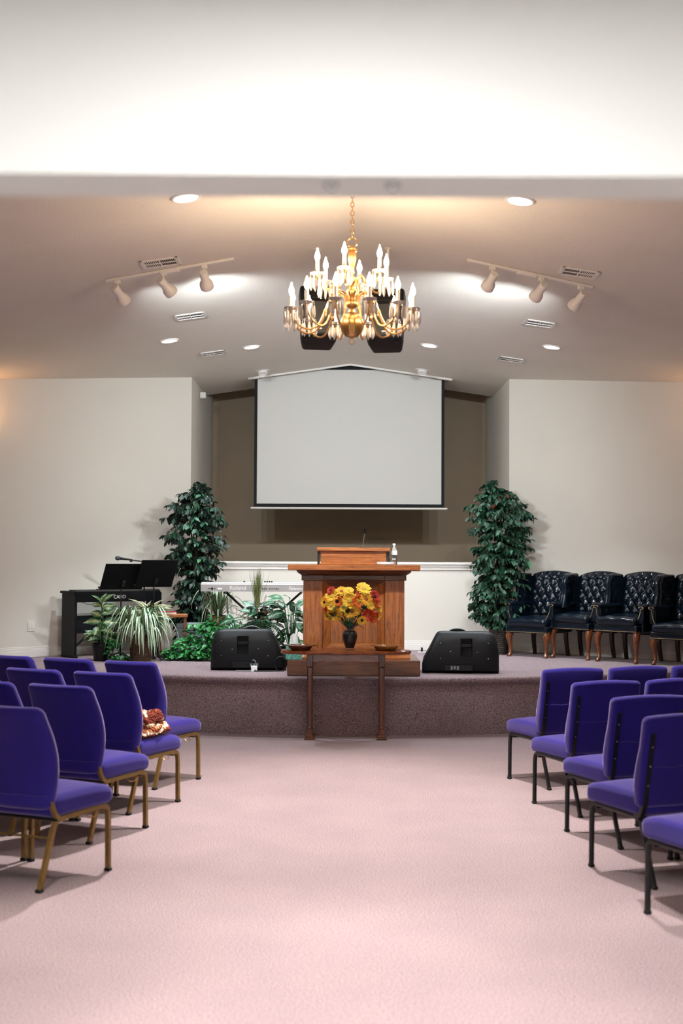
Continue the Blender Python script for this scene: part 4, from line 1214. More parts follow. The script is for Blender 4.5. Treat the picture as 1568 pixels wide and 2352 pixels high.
# ------------------------------------------------------------------ floor monitors
def cutter(o, boxes):
    cb = MB()
    for b in boxes: cb.box(*b, b=0)
    c = link('cut', cb.mesh('cut', 0), None)
    md = o.modifiers.new('cut', 'BOOLEAN'); md.operation = 'DIFFERENCE'; md.object = c; md.solver = 'EXACT'
    c.parent = o.parent
    bpy.context.view_layer.update()
    dg = bpy.context.evaluated_depsgraph_get()
    me = bpy.data.meshes.new_from_object(o.evaluated_get(dg))
    o.modifiers.clear(); o.data = me
    bpy.data.objects.remove(c)
def wedge(x, y, rz, flip, label):
    t = thing('stage_monitor', label, 'speaker', (x, y, S), rz, 'black wedge monitors at the platform edge')
    # cross section (y away from the audience, z up): rear face to the audience, sloping baffle on the far side
    prof = [(.02, .03), (.0, .10), (-.004, .20), (.008, .30), (.035, .385), (.06, .41), (.10, .418), (.14, .40), (.27, .28), (.40, .14), (.43, .07), (.42, .02), (.38, 0), (.08, 0)]
    cyc, czc = .19, .17
    st = [(-.38, .60), (-.376, .72), (-.365, .82), (-.34, .91), (-.30, .97), (-.25, 1), (.0, 1), (.22, 1), (.27, .985), (.31, .95), (.345, .90), (.37, .82), (.378, .70)]
    vs = []; fs = []; n = len(prof)
    for (xx, f) in st:
        for (a, b) in prof:
            ff = f if b > .05 else 1 - (1 - f) * .55
            e = xx - max(0, b - .10) * .40 * max(0, xx / .38) ** 2 + max(0, b - .22) * .12 * max(0, -xx / .38)
            vs.append((e * flip, cyc + (a - cyc) * ff, czc + (b - czc) * (f if b > .17 else 1)))
    for i in range(len(st) - 1):
        for k in range(n):
            fs.append((i * n + k, i * n + (k + 1) % n, (i + 1) * n + (k + 1) % n, (i + 1) * n + k))
    fs.append(tuple(range(n))); fs.append(tuple((len(st) - 1) * n + k for k in range(n)))
    mb = MB(); mb.add(vs, fs); cab = mb.build('cabinet', 'black', t, 40)
    hx = -.055 * flip
    cutter(cab, [(hx - .058, -.03, .17, hx + .058, .075, .345)])
    cab.data.shade_smooth(); cab.data.set_sharp_from_angle(angle=R(40))
    mb = MB(); mb.box(hx - .057, .03, .255, hx + .057, .06, .29, .006); mb.build('handle_grip', 'black', t)
    mb = MB(); mb.box(-.16 * 1, -.006, .03, .12, .012, .085, .003); mb.build('connector_panel', 'blackgloss', t)
    for (px, pz) in ((-.27, .30), (-.27, .15), (.2, .30), (.2, .15), (-.16, .215), (.1, .22)):
        mb = MB(); mb.lathe([(0, -.002), (.006, -.002), (.005, .004), (0, .005)], 10, Matrix.Translation((px * flip, -.001 + (.006 if pz > .25 else 0), pz)) @ Matrix.Rotation(R(90), 4, 'X')); mb.build('screw', 'steel', t)
    for i in range(3):
        mb = MB(); mb.box((.03 + .03 * i) * flip - .01, -.0085, .04 + .006 * (i % 2), (.03 + .03 * i) * flip + .01, -.0055, .075, 0); mb.build('spec_plate', 'greyplastic', t)
    mb = MB(); mb.lathe([(0, 0), (.10, 0), (.095, .012), (.04, .018), (0, .019)], 28, Matrix.Translation((.03 * flip, .16, .378)) @ Matrix.Rotation(R(-40), 4, 'X')); mb.build('port', 'greyplastic', t)
wedge(-.93, 12.30, R(2), 1, 'black wedge floor monitor left of the pulpit with cables')
wedge(1.185, 12.08, R(-3), -1, 'black wedge floor monitor right of the pulpit')
# cables and adapter in front of the left monitor
t = thing('power_adapter', 'white power adapter block on the carpet before the left monitor', 'adapter', (-.865, 12.235, S), R(10))
mb = MB(); mb.rbox((0, 0, .028), (.03, .02, .028), .006); mb.build('block', 'paper', t)
mb = MB(); mb.box(-.03, -.035, 0, .06, .01, .008, .003); mb.build('strip', 'paper', t)
pts = []
for i in range(40):
    u = i / 39
    if u < .45: p = (-.86 + .30 * u / .45, 12.20 - .02 * math.sin(u * 9), S + .008)
    else:
        a = (u - .45) / .55 * 2.2 * PI - PI / 2
        p = (-.60 + .06 * math.cos(a) * (1), 12.215 + .012 * math.sin(a), S + .078 + .07 * math.sin(a))
    pts.append(p)
mb = MB(); mb.tube(pts, .0055, 8)
tag(mb.build('power_cable', 'blackgloss'), 'black cable looped on the carpet beside the left monitor', 'cable')
mb = MB(); mb.tube([(-.89, 12.285, S + .10), (-.875, 12.25, S + .115), (-.85, 12.235, S + .10), (-.84, 12.225, S + .04), (-.85, 12.22, S + .012), (-.95, 12.21, S + .008), (-1.05, 12.23, S + .008)], .005, 8)
tag(mb.build('signal_cable', 'greyplastic'), 'thin grey cable plugged into the left monitor', 'cable')
# floor socket by the right monitor
t = thing('floor_socket', 'small white floor socket with a black plug near the right monitor', 'socket', (.99, 14.95, S))
mb = MB(); mb.box(-.05, -.03, 0, .05, .03, .006, .002); mb.build('plate', 'paper', t)
mb = MB(); mb.lathe([(0, .005), (.014, .005), (.013, .05), (.008, .06), (0, .06)], 14); mb.build('plug', 'blackgloss', t)

# ------------------------------------------------------------------ wingback chairs
def wing_chair(kind, loc, head, label):
    t = thing('wingback_armchair', label, 'armchair', loc, R(head), 'navy leather wingback chairs along the wall')
    # local: faces -Y, origin on the floor between the legs
    tall = kind == 'tall'
    zs = .40 if tall else .34
    legm = 'mahog'
    # seat rail and cushion
    mb = MB(); mb.rbox((0, -.03, zs - .005), (.275, .275, .045), .02, (4, 4, 1)); mb.build('seat_rail', 'leather', t, 60)
    def wc(x, y, z):
        if z > zs + .05:
            ch = .010 * abs(math.sin((x / .27) * PI * 1.5))
            z += .035 * max(0, 1 - (x / .28) ** 2) * max(0, 1 - ((y + .05) / .30) ** 2) + ch - .008
        return (x, y, z)
    mb = MB(); mb.rbox((0, -.05, zs + .075), (.262, .272, .052), .045, (14, 8, 1), wc); mb.build('seat_cushion', 'leather', t, 70)
    # tufted back
    nu, nv = 36, 40
    vs = []; fs = []
    Wb, z0, z1 = .225, zs + .08, 1.0
    for i in range(nu + 1):
        for j in range(nv + 1):
            u = i / nu * 2 - 1; v = j / nv
            z = z0 + (z1 - z0) * v
            crown = .045 * (1 - u * u) * v * v
            a = PI * (u * 2.0 + v * 3.2); b = PI * (u * 2.0 - v * 3.2)
            tuft = (abs(math.cos(a) * math.cos(b))) ** .5
            fade = min(1, (1 - abs(u)) * 6) * min(1, v * 6)
            if v > .86: tuft = abs(math.sin(PI * u * 2)) ** .5 * min(1, (1 - v) * 9 + .15)
            y = .175 + .085 * v - .055 * math.sin(v * PI * .9) * .6 - (.045 * tuft + .01) * fade
            vs.append((u * Wb, y, z + crown))
    for i in range(nu):
        for j in range(nv):
            a = i * (nv + 1) + j
            fs.append((a, a + 1, a + nv + 2, a + nv + 1))
    mb = MB(); mb.add(vs, fs); bk = mb.build('tufted_back', 'leather', t, 80)
    mb = MB()
    def wb(x, y, z):
        v = max(0, (z - .3) / .72)
        return (x, y + .10 * v, z + (.045 * (1 - (x / .3) ** 2) if z > .9 else 0))
    mb.rbox((0, .215, .655), (.295, .035, .355), .03, (6, 1, 6), wb); mb.build('back_shell', 'leather', t, 60)
    # buttons at the tuft joints
    for i in range(-2, 3):
        for j in range(4):
            u = i * .5 + (.25 if j % 2 else 0); v = .16 + j * .195
            if abs(u) > .9: continue
            mb = MB(); mb.lathe([(0, .0), (.008, .001), (.007, .006), (0, .008)], 8, Matrix.Translation((u * Wb, .165 + .085 * v - .055 * math.sin(v * PI * .9) * .6, z0 + (z1 - z0) * v)) @ Matrix.Rotation(R(90), 4, 'X')); mb.build('button', 'leather', bk)
    for sx in (-1, 1):
        # wing: curved slab from the top of the back to the arm
        # (outline from above: splayed outwards to the front, with a rolled leading edge)
        mb = MB(); vsx = []; ff = []; edge = []
        nz = 10
        for q in range(nz + 1):
            v = q / nz; z = .60 + .385 * v + (.02 * math.sin(PI * v) if v > .6 else 0)
            yf = -.035 + .055 * math.sin(v * PI * .9) + .10 * max(0, v - .75) * 2.2
            yb = .235 + .075 * v
            row = []
            for (fr, off) in ((0, 0), (.35, .012), (.7, .016), (1, .012)):
                row.append((sx * (.232 + .065 * (1 - fr) + off * .3), yf + (yb - yf) * fr, z))
            for (fr, off) in ((1, .05), (.7, .055), (.35, .052), (0, .046)):
                row.append((sx * (.232 + .065 * (1 - fr) + off), yf + (yb - yf) * fr, z))
            vsx += row
            edge.append(Vector((sx * (.297 + .024), yf, z)))
        n = 8
        for q in range(nz):
            for k in range(n):
                ff.append((q * n + k, q * n + (k + 1) % n, (q + 1) * n + (k + 1) % n, (q + 1) * n + k))
        ff.append(tuple(range(n))); ff.append(tuple(nz * n + k for k in range(n)))
        mb.add(vsx, ff)
        mb.tube(edge + [edge[-1] + Vector((-sx * .02, .06, .012)), edge[-1] + Vector((-sx * .03, .2, .015))], [.028] * (nz + 1) + [.027, .022], 10)
        mb.build('wing', 'leather', t, 50)
        # arm: panel plus rolled top
        mb = MB(); mb.rbox((sx * .278, .02, .50), (.026, .235, .145), .02, (1, 4, 3)); mb.build('arm_panel', 'leather', t, 60)
        pts = [(sx * .282, .24, .645), (sx * .284, .1, .635), (sx * .287, -.08, .635), (sx * .288, -.19, .645), (sx * .288, -.225, .64)]
        mb = MB(); mb.tube(pts, [.035, .036, .038, .042, .036], 14); ar = mb.build('arm_roll', 'leather', t, 60)
        # scrolled front facing with nailheads
        sp = []
        for i in range(26):
            u = i / 25
            if u < .6:
                q = u / .6; sp.append((sx * (.285 - .045 * (1 - q) ** 2 * 1.0), -.235 - .02 * (1 - q), .47 + .15 * q))
            else:
                a = (u - .6) / .4 * 1.5 * PI
                sp.append((sx * (.291 + .03 * math.sin(a) * (1 - .3 * (u - .6))), -.24, .635 + .03 * (1 - math.cos(a)) * .5 - .012))
        mb = MB(); vs2 = []
        mb.rbox((sx * .28, -.225, .555), (.03, .014, .10), .013, (2, 1, 3), lambda x, y, z, sx=sx: (x + sx * (.01 - .06 * max(0, .55 - z)), y - .05 * max(0, .55 - z), z)); mb.build('arm_facing', 'leather', t, 60)
        mb = MB()
        for p in sp: mb.lathe([(.0045, 0), (.003, .003), (0, .004)], 6, Matrix.Translation((p[0], p[1] - .004, p[2])) @ Matrix.Rotation(R(90), 4, 'X'))
        nh = mb.build('nailheads', 'nail', t); nh['kind'] = 'stuff'
        # legs
        h = zs - .04
        if tall: c = [(sx * .235, -.245, h), (sx * .25, -.27, h - .06), (sx * .248, -.272, h - .14), (sx * .238, -.258, .12), (sx * .236, -.258, .05), (sx * .245, -.28, .015)]
        else: c = [(sx * .24, -.25, h), (sx * .252, -.272, h - .05), (sx * .246, -.265, h - .12), (sx * .238, -.255, .10), (sx * .236, -.256, .045), (sx * .244, -.276, .014)]
        mb = MB(); mb.tube(c, [.042, .040, .030, .020, .018, .027], 12); mb.lathe([(0, 0), (.022, 0), (.028, .008), (.027, .02), (.018, .03), (0, .03)], 14, Matrix.Translation((sx * .245, -.278, 0))); mb.build('leg', legm, t, 60)
        mb = MB(); mb.tube([(sx * .22, .19, h + .01), (sx * .222, .20, .18), (sx * .226, .235, .0)], [.03, .027, .023], 4, True, None, True); mb.build('leg', 'mahogdark', t)
    mb = MB()
    for i in range(56):
        x = -.272 + .544 * i / 55
        mb.lathe([(.0045, 0), (.003, .003), (0, .004)], 6, Matrix.Translation((x, -.304, zs - .035)) @ Matrix.Rotation(R(90), 4, 'X'))
    nh = mb.build('nailheads', 'nail', t); nh['kind'] = 'stuff'
    t.scale = (1.0, 1.08, .955)
    return t
# heading: chairs face the pulpit, backs along the angled wall
wing_chair('low', (2.36, 14.47, S), -40, 'navy leather wingback armchair nearest the ficus, lower seat')
wing_chair('tall', (2.835, 14.20, S), -46, 'navy leather wingback armchair second from the ficus, taller seat')
wing_chair('tall', (3.26, 13.735, S), -46, 'navy leather wingback armchair third from the ficus, taller seat')
wing_chair('low', (3.77, 13.32, S), -42, 'navy leather wingback armchair at the right edge, only half in view')

# ------------------------------------------------------------------ digital piano and stands
def piano():
    t = thing('digital_piano', 'black digital piano with its back to the seats', 'piano', (-2.985, 13.72, S), R(43))
    # local: x along the keyboard from the left end, y towards the player
    L = 1.17
    mb = MB(); mb.prism([(0, .625), (0, .745), (.04, .765), (.16, .765), (.19, .74), (.27, .725), (.27, .625)], .02, L - .02, 'yz'); mb.build('keyboard_case', 'blackgloss', t)
    mb = MB(); mb.box(-.02, -.01, .725, .035, .30, .752, .004); mb.build('end_cap', 'black', t)
    for x in (.0, L - .03):
        mb = MB(); mb.box(x, .0, .0, x + .03, .29, .73, .004); mb.build('end_panel', 'black', t)
        mb = MB(); mb.box(x, -.03, 0, x + .03, .29, .03, .006); mb.build('foot', 'black', t)
    mb = MB(); mb.box(.03, .10, .27, L - .03, .118, .47, .003); mb.build('back_panel', 'black', t)
    mb = MB(); mb.tube([(.04, .13, .08), (.28, .13, .28)], .012, 6); mb.build('brace', 'blackmetal', t)
    for i in range(26):
        mb = MB(); mb.box(.03 + i * .0427, .19, .728, .03 + i * .0427 + .041, .268, .738, .001); mb.build('key', 'paper', t)
    mb = MB(); mb.box(.36, .13, .765, .74, .15, .772, .002); mb.build('rest_slot', 'blackgloss', t)
    mb = MB(); mb.tube([(.10, .01, .625), (.15, .0, .605), (.22, .0, .60), (.26, .01, .625)], .003, 6); mb.build('cable', 'blackgloss', t)
    text('CASIO', .058, 'ltext', t, (.50, -.0015, .662), (R(90), 0, 0))
piano()
def music_stand(x, y, rz, lean, w_, h_, z0, label):
    t = thing('music_stand', label, 'music stand', (x, y, S), rz, 'black music stands by the piano')
    mb = MB(); mb.tube([(0, 0, .05), (0, 0, .45)], .013, 10); mb.build('lower_pole', 'blackmetal', t)
    mb = MB(); mb.tube([(0, 0, .44), (0, 0, z0 + .08)], .008, 10); mb.build('upper_pole', 'blackmetal', t)
    mb = MB(); mb.lathe([(.016, .41), (.02, .42), (.02, .45), (.014, .46)], 12); mb.build('collar', 'blackgloss', t)
    for k in range(3):
        a = 2 * PI * k / 3 + .5
        mb = MB(); mb.tube([(0, 0, .09), (math.cos(a) * .11, math.sin(a) * .11, .05), (math.cos(a) * .2, math.sin(a) * .2, .008)], .008, 8); mb.build('leg', 'blackmetal', t)
    X = Matrix.Translation((0, .0, z0)) @ Matrix.Rotation(R(lean), 4, 'X')
    mb = MB(); mb.rbox((0, .012, h_ / 2), (w_ / 2, .004, h_ / 2), .003, (2, 1, 2), None, X); mb.build('desk', 'blackmatte', t)
    mb = MB(); mb.rbox((0, .035, .006), (w_ / 2, .028, .004), .003, (2, 1, 1), None, X); mb.build('ledge', 'blackmatte', t)
    mb = MB(); mb.box(-.02, -.02, .05, .02, .012, .12, .004, X); mb.build('bracket', 'blackmetal', t)
    return t
music_stand(-2.43, 13.50, R(38), 28, .52, .32, .775, 'black music stand in front of the piano, nearer the wall')
music_stand(-2.085, 13.60, R(38), 28, .46, .34, .80, 'black music stand in front of the piano, nearer the ficus')
t = thing('microphone_stand', 'black boom microphone stand by the music stands', 'microphone stand', (-2.245, 13.93, S))
mb = MB(); mb.lathe([(0, 0), (.10, 0), (.105, .01), (.09, .022), (.02, .028), (0, .028)], 24); mb.build('base', 'blackmetal', t)
mb = MB(); mb.tube([(0, 0, .02), (0, 0, 1.085)], .009, 10); mb.build('pole', 'blackmetal', t)
mb = MB(); mb.tube([(.12, 0, 1.075), (-.02, 0, 1.09), (-.155, 0, 1.105)], .007, 8); mb.build('boom', 'blackmetal', t)
t = thing('microphone', 'black hand microphone held on the boom above the piano', 'microphone', (-2.432, 13.93, S + 1.110), 0)
mb = MB(); mb.tube([(.05, 0, -.003), (-.03, 0, .006), (-.10, 0, .014)], [.010, .013, .017], 12); mb.build('body', 'blackmetal', t)
mb = MB(); mb.tube([(-.098, 0, .014), (-.105, 0, .0146), (-.125, 0, .017), (-.142, 0, .019), (-.15, 0, .02)], [.018, .025, .027, .02, .005], 14); mb.build('grille_head', 'grille', t)
mb = MB(); mb.tube([(.02, 0, -.012), (.05, 0, -.014)], .013, 8); mb.build('clip', 'black', t)
# piano bench with a red book on it
t = thing('piano_bench', 'wooden piano bench half hidden behind the spider plant', 'bench', (-1.93, 14.03, S), R(8))
mb = MB(); mb.box(-.17, -.15, .455, .17, .15, .49, .006); mb.build('seat', 'oakh', t)
for sx in (-1, 1):
    for sy in (-1, 1):
        mb = MB(); mb.box(sx * .14 - .018, sy * .12 - .018, 0, sx * .14 + .018, sy * .12 + .018, .455, .003); mb.build('leg', 'oakdark', t)
t = thing('hymn_book', 'red covered book lying on the piano bench', 'book', (-1.99, 14.01, S + .49), R(14))
mb = MB(); mb.box(-.10, -.08, 0, .10, .08, .004, .001); mb.box(-.10, -.08, .026, .10, .08, .030, .001); mb.box(-.104, -.08, 0, -.098, .08, .03, .001); mb.build('cover', 'red', t)
mb = MB(); mb.box(-.096, -.076, .004, .096, .076, .026, 0); mb.build('pages', 'paper', t)
# grey equipment case
t = thing('equipment_case', 'grey plastic equipment case on the platform behind the ivy', 'case', (-1.72, 13.98, S), R(-3))
mb = MB(); mb.rbox((0, .1, .17), (.165, .09, .17), .02, (2, 2, 2)); mb.build('body', 'greyplastic', t)
mb = MB(); mb.rbox((0, .1, .355), (.17, .095, .035), .02, (2, 2, 1)); mb.build('lid', 'greyplastic', t)
mb = MB(); mb.tube([(-.05, -.0, .30), (-.045, -.022, .31), (.045, -.022, .31), (.05, -.0, .30)], .008, 8); mb.build('handle', 'blackgloss', t)
# synthesizer on a stand
def synth():
    t = thing('synthesizer', 'silver keyboard synthesizer seen from behind, left of the pulpit', 'keyboard', (-1.545, 13.45, 1.315))
    L = 1.36
    mb = MB(); mb.prism([(0, 0), (0, .075), (.03, .093), (.12, .098), (.36, .06), (.36, 0)], 0, L, 'yz'); mb.build('case', 'silver', t)
    mb = MB(); mb.prism([(.028, .0935), (.03, .097), (.12, .102), (.30, .075), (.30, .072)], .004, L - .004, 'yz'); mb.build('top_panel', 'silverlight', t)
    mb = MB(); mb.rbox((-.012, .18, .045), (.014, .18, .046), .012); mb.build('end_cheek', 'blackgloss', t)
    mb = MB(); mb.rbox((L + .012, .18, .045), (.014, .18, .046), .012); mb.build('end_cheek', 'blackgloss', t)
    for i, x in enumerate((.085, .10, .125, .155, .62, .64, .68, .70, .72, .76, .785, .81, .83, .85)):
        r = .013 if i in (2,) else .006
        mb = MB(); mb.lathe([(0, 0), (r, 0), (r, .004), (r * .6, .005), (0, .005)], 12, Matrix.Translation((x, 0, .032)) @ Matrix.Rotation(R(90), 4, 'X')); mb.build('jack', 'blackgloss', t)
    for x in (.47, .70, .725, .75, .775):
        mb = MB(); mb.lathe([(.009, .098), (.008, .114), (0, .115)], 10, Matrix.Translation((x, .10, 0))); mb.build('knob', 'blackgloss', t)
    mb = MB(); mb.box(.185, -.003, .022, .235, .001, .04, 0); mb.build('label_plate', 'ltext', t)
    text('Roland', .066, 'ltext', t, (.315, -.001, .018), (R(90), 0, 0))
    text('Fantom', .05, 'paper', t, (.965, -.001, .02), (R(90), 0, 0), .3)
    for i in range(40):
        mb = MB(); mb.box(.06 + i * .031, .305, .061, .06 + i * .031 + .0298, .372, .073, .001); mb.build('key', 'paper', t)
    t2 = thing('keyboard_stand', 'black folding X stand under the synthesizer', 'stand', (-.865, 13.62, S))
    for sx in (-1, 1):
        mb = MB(); mb.tube([(sx * .42, 0, .755), (-sx * .40, 0, .015)], .018, 4, True, None, True); mb.build('cross_leg', 'blackmetal', t2)
        mb = MB(); mb.tube([(sx * .42, -.16, .75), (sx * .42, .16, .75)], .013, 8); mb.build('support_bar', 'blackmetal', t2)
        mb = MB(); mb.tube([(sx * .40, -.2, .013), (sx * .40, .2, .013)], .013, 8); mb.build('foot_bar', 'blackmetal', t2)
    mb = MB(); mb.lathe([(0, -.03), (.04, -.03), (.04, .03), (0, .03)], 16, Matrix.Translation((.01, 0, .385)) @ Matrix.Rotation(R(90), 4, 'X')); mb.build('pivot', 'blackmetal', t2)
synth()
# wall outlet
x = XC - 3.62; nrm = Vector((WSL, -1, 0)).normalized()
t = thing('wall_outlet', 'ivory double wall outlet on the left wall near the piano', 'outlet', (x, wy(x), S + .29), math.atan2(nrm.y, nrm.x) + PI / 2)
mb = MB(); mb.rbox((0, -.004, .06), (.043, .005, .058), .004, (2, 1, 2)); mb.build('plate', 'outlet', t)
for sx in (-1, 1):
    mb = MB(); mb.rbox((sx * .019, -.009, .06), (.013, .003, .034), .003, (1, 1, 1)); mb.build('socket', 'trim', t)

# ------------------------------------------------------------------ plants
LIM = 300
def woven_pot(t, r0, r1, h, m, rows=12, nw=22):
    mb = MB(); mb.lathe([(0, 0), (r0, 0), (r1, h), (r1 - .012, h), (r0 - .012, .02), (0, .02)], 28); mb.build('pot', m, t)
    bm = MB()
    for j in range(rows):
        z = h * (j + .5) / rows; r = r0 + (r1 - r0) * (z / h)
        for k in range(nw):
            a = 2 * PI * (k + .5 * (j % 2)) / nw
            bm.rbox((0, 0, 0), (.006, PI * r / nw * .9, h / rows * .42), .005, (1, 1, 1), None, Matrix.Translation((math.cos(a) * r, math.sin(a) * r, z)) @ Matrix.Rotation(a, 4, 'Z'), 1)
    o = bm.build('weave', m, t, 60); o['kind'] = 'stuff'
    mb = MB(); mb.tube([(math.cos(2 * PI * k / 28) * r1, math.sin(2 * PI * k / 28) * r1, h) for k in range(29)], .009, 8, False); mb.build('rim', m, t)
    mb = MB(); mb.lathe([(0, h - .03), (r1 - .014, h - .03)], 24); mb.build('soil', 'soil', t)
def plain_pot(t, r0, r1, h, m):
    mb = MB(); mb.lathe([(0, 0), (r0, 0), (r1 * .97, h - .035), (r1 * .97, h - .03), (r1 * 1.04, h - .028), (r1 * 1.04, h), (r1 * .95, h), (r0 * .9, .02), (0, .02)], 28); mb.build('pot', m, t)
    mb = MB(); mb.lathe([(0, h - .03), (r1 * .93, h - .03)], 24); mb.build('soil', 'soil', t)
def scatter_leaves(t, items, geo, m, name='leaf', rest='leaves', lightm=None):
    # items: matrices sorted so that those showing largest come first
    me = leafmesh(name, geo, m)
    me2 = leafmesh(name, geo, lightm) if lightm else me
    for i, X in enumerate(items[:LIM]):
        o = link(name, me2 if (lightm and i % 5 == 0) else me, None, t); o.matrix_basis = X
    if len(items) > LIM:
        join_leaves(rest, [(geo, X) for X in items[LIM:]], m, t)
def ficus(x, y, label, seed, env, nleaf, pot, ymax, rust=False):
    rnd = random.Random(seed)
    t = thing('ficus_tree', label, 'plant', (x, y, S))
    if pot == 'woven': woven_pot(t, .095, .12, .29, 'wicker')
    else: plain_pot(t, .11, .14, .26, 'wicker')
    top = env[-1][0]
    tr = []
    for k in range(3):
        ph = k * 2.1
        pts = [(.03 * math.cos(ph), .03 * math.sin(ph), .2)]
        for i in range(1, 9):
            z = .2 + (top - .35) * i / 8
            pts.append((.035 * math.cos(ph + i * .8), .035 * math.sin(ph + i * .8), z))
        mb = MB(); mb.tube(pts, [.016 - .0013 * i for i in range(9)], 7); mb.build('trunk', 'bark', t)
    def rad(z):
        for (za, ra, ca), (zb, rb, cb) in zip(env, env[1:]):
            if za <= z <= zb:
                u = (z - za) / (zb - za); return ra + (rb - ra) * u, ca + (cb - ca) * u
        return env[-1][1], env[-1][2]
    items = []; twigs = MB()
    ntw = nleaf // 9
    for i in range(ntw):
        z = env[0][0] + (top - env[0][0]) * rnd.random() ** .95
        r, cx = rad(z); az = rnd.uniform(0, 2 * PI)
        rr = r * (rnd.random() ** .45) * rnd.uniform(.85, 1.08)
        L = rnd.uniform(.12, .22)
        tipd = Vector((math.cos(az), math.sin(az), rnd.uniform(-.5, .25))).normalized()
        tip = Vector((cx + math.cos(az) * rr, math.sin(az) * rr * .85, z))
        if tip.y > ymax: tip.y = ymax - rnd.random() * .06
        b0 = tip - tipd * L
        if b0.y > ymax: b0.y = ymax - .02
        twigs.tube([b0, (b0 + tip) / 2 + Vector((0, 0, .015)), tip], .0018, 4, False)
        for k in range(9):
            u = (k + 1) / 9
            p = b0.lerp(tip, u) + Vector((0, 0, .015 * math.sin(u * PI)))
            la = az + (1 if k % 2 else -1) * rnd.uniform(.3, 1.2)
            el = rnd.uniform(-1.25, -.2) if k < 8 else rnd.uniform(-.9, .0)
            X = leafX(p, la, el, rnd.uniform(-.7, .7), rnd.uniform(.7, 1.15))
            end = X @ Vector((0, .075, 0))
            if end.y > ymax + .05: continue
            items.append((p.y + .25 * rnd.random(), X))
    items.sort(key=lambda q: q[0])
    tw = twigs.build('twigs', 'bark', t); tw['kind'] = 'stuff'
    scatter_leaves(t, [X for _, X in items], leafgeo(.085, .044, 4, .25, .25, .8), 'ficus', lightm='ficuslight')
    if rust:
        me = leafmesh('rust_leaf', leafgeo(.09, .06, 4, .1, .1), 'rustleaf')
        for (dx, dz, az, el, s) in ((.0, 1.86, 2.4, .1, 1.0), (.05, 1.87, .6, .5, .9), (-.06, 1.78, 3.0, -.4, .9)):
            o = link('rust_leaf', me, None, t); o.matrix_basis = leafX(Vector((dx, -.14, dz)), az, el, 1.2, s)
    return t
ficus(-1.745, 14.42, 'tall artificial ficus tree left of the recess', 21,
      [(.20, .20, .03), (.31, .26, .01), (.52, .30, .0), (.78, .31, .0), (1.04, .33, .01), (1.34, .41, .02), (1.62, .40, .0), (1.82, .30, .03), (1.93, .15, .05), (1.99, .04, .06)], 4300, 'plain', .52)
ficus(1.905, 14.72, 'tall artificial ficus tree right of the recess in a woven pot', 33,
      [(.32, .20, -.02), (.44, .33, -.04), (.65, .38, -.02), (.96, .34, .0), (1.28, .40, .04), (1.45, .41, .0), (1.74, .43, .0), (1.85, .30, -.01), (1.97, .18, -.06), (2.06, .04, -.12)], 4300, 'woven', .30, True)

def dieffenbachia():
    rnd = random.Random(5)
    t = thing('dieffenbachia', 'speckled dieffenbachia in a black pot beside the piano', 'plant', (-2.63, 13.42, S))
    plain_pot(t, .075, .10, .19, 'blackgloss')
    cane = [(0, 0, .15), (.01, 0, .3), (.02, .0, .45), (.005, 0, .58), (.0, 0, .64)]
    mb = MB(); mb.tube(cane, [.012, .012, .010, .008, .006], 8); mb.build('cane', 'green', t)
    me = leafmesh('leaf', leafgeo(.22, .11, 6, .45, .2, .85), 'dieff')
    me2 = leafmesh('leaf', leafgeo(.18, .09, 5, .5, .2, .85), 'dieff')
    for (z, az, el, s) in ((.42, 3.2, .25, 1.0), (.42, -.05, .15, 1.1), (.48, 2.8, .5, .9), (.55, .3, .6, .8), (.60, 2.9, .3, .7), (.62, -1.9, .9, .75), (.64, .5, .9, .8), (.63, 1.8, 1.0, .8), (.58, -1.2, .4, .75), (.52, -1.4, .3, .8), (.50, .2, .6, .7)):
        o = link('leaf', me, None, t); o.matrix_basis = faceX(Vector((.01, 0, z)), az, el, rnd.uniform(.5, 1.1), s)
    for i in range(34):
        az = rnd.uniform(0, 2 * PI); el = rnd.uniform(-.5, .9); z = rnd.uniform(.2, .38)
        o = link('leaf', me2, None, t); o.matrix_basis = faceX(Vector((math.cos(az) * .04, math.sin(az) * .04, z)), az, el, rnd.uniform(.3, 1.1), rnd.uniform(.6, 1.0))
dieffenbachia()
def spider(x, y, z, label, n, L, basket, seed, m='spider', up=1.0):
    rnd = random.Random(seed)
    t = thing('spider_plant', label, 'plant', (x, y, z))
    h = .26
    if basket: woven_pot(t, .105, .13, h, 'wickerbrown', 12, 24)
    else:
        h = .2; plain_pot(t, .07, .09, h, 'clay')
    for i in range(n):
        az = rnd.uniform(0, 2 * PI); l = L * rnd.uniform(.7, 1.15)
        reach = l * rnd.uniform(.45, .95); rise = rnd.uniform(.10, .34) * up
        if math.sin(az) > .3: reach *= .75
        floor_ = .012
        b = MB(); vs = []; fs = []; uv = []; k = 9
        for q in range(k):
            u = q / (k - 1)
            r = reach * (1 - (1 - u) ** 1.6)
            zz = h - .02 + rise * math.sin(min(1, u * 1.7) * PI * .55) * 1.1 - (rise * .8 + h * rnd_drop(rnd, i)) * max(0, u - .42) ** 1.5 * 1.9
            zz = max(floor_, zz)
            w_ = .0115 * (1 - u ** 3) * (.5 + min(.5, u * 4)) + .0008
            c, s_ = math.cos(az), math.sin(az)
            px, py = c * (r + .02), s_ * (r + .02)
            vs += [(px + s_ * w_, py - c * w_, zz + w_ * .5), (px, py, zz), (px - s_ * w_, py + c * w_, zz + w_ * .5)]
            uv += [(0, u), (.5, u), (1, u)]
        for q in range(k - 1):
            for c in (0, 1):
                a = q * 3 + c; fs.append((a, a + 1, a + 4, a + 3))
        link('leaf', leafmesh('leaf', (vs, fs, uv), m), None, t)
    return t
_drop = {}
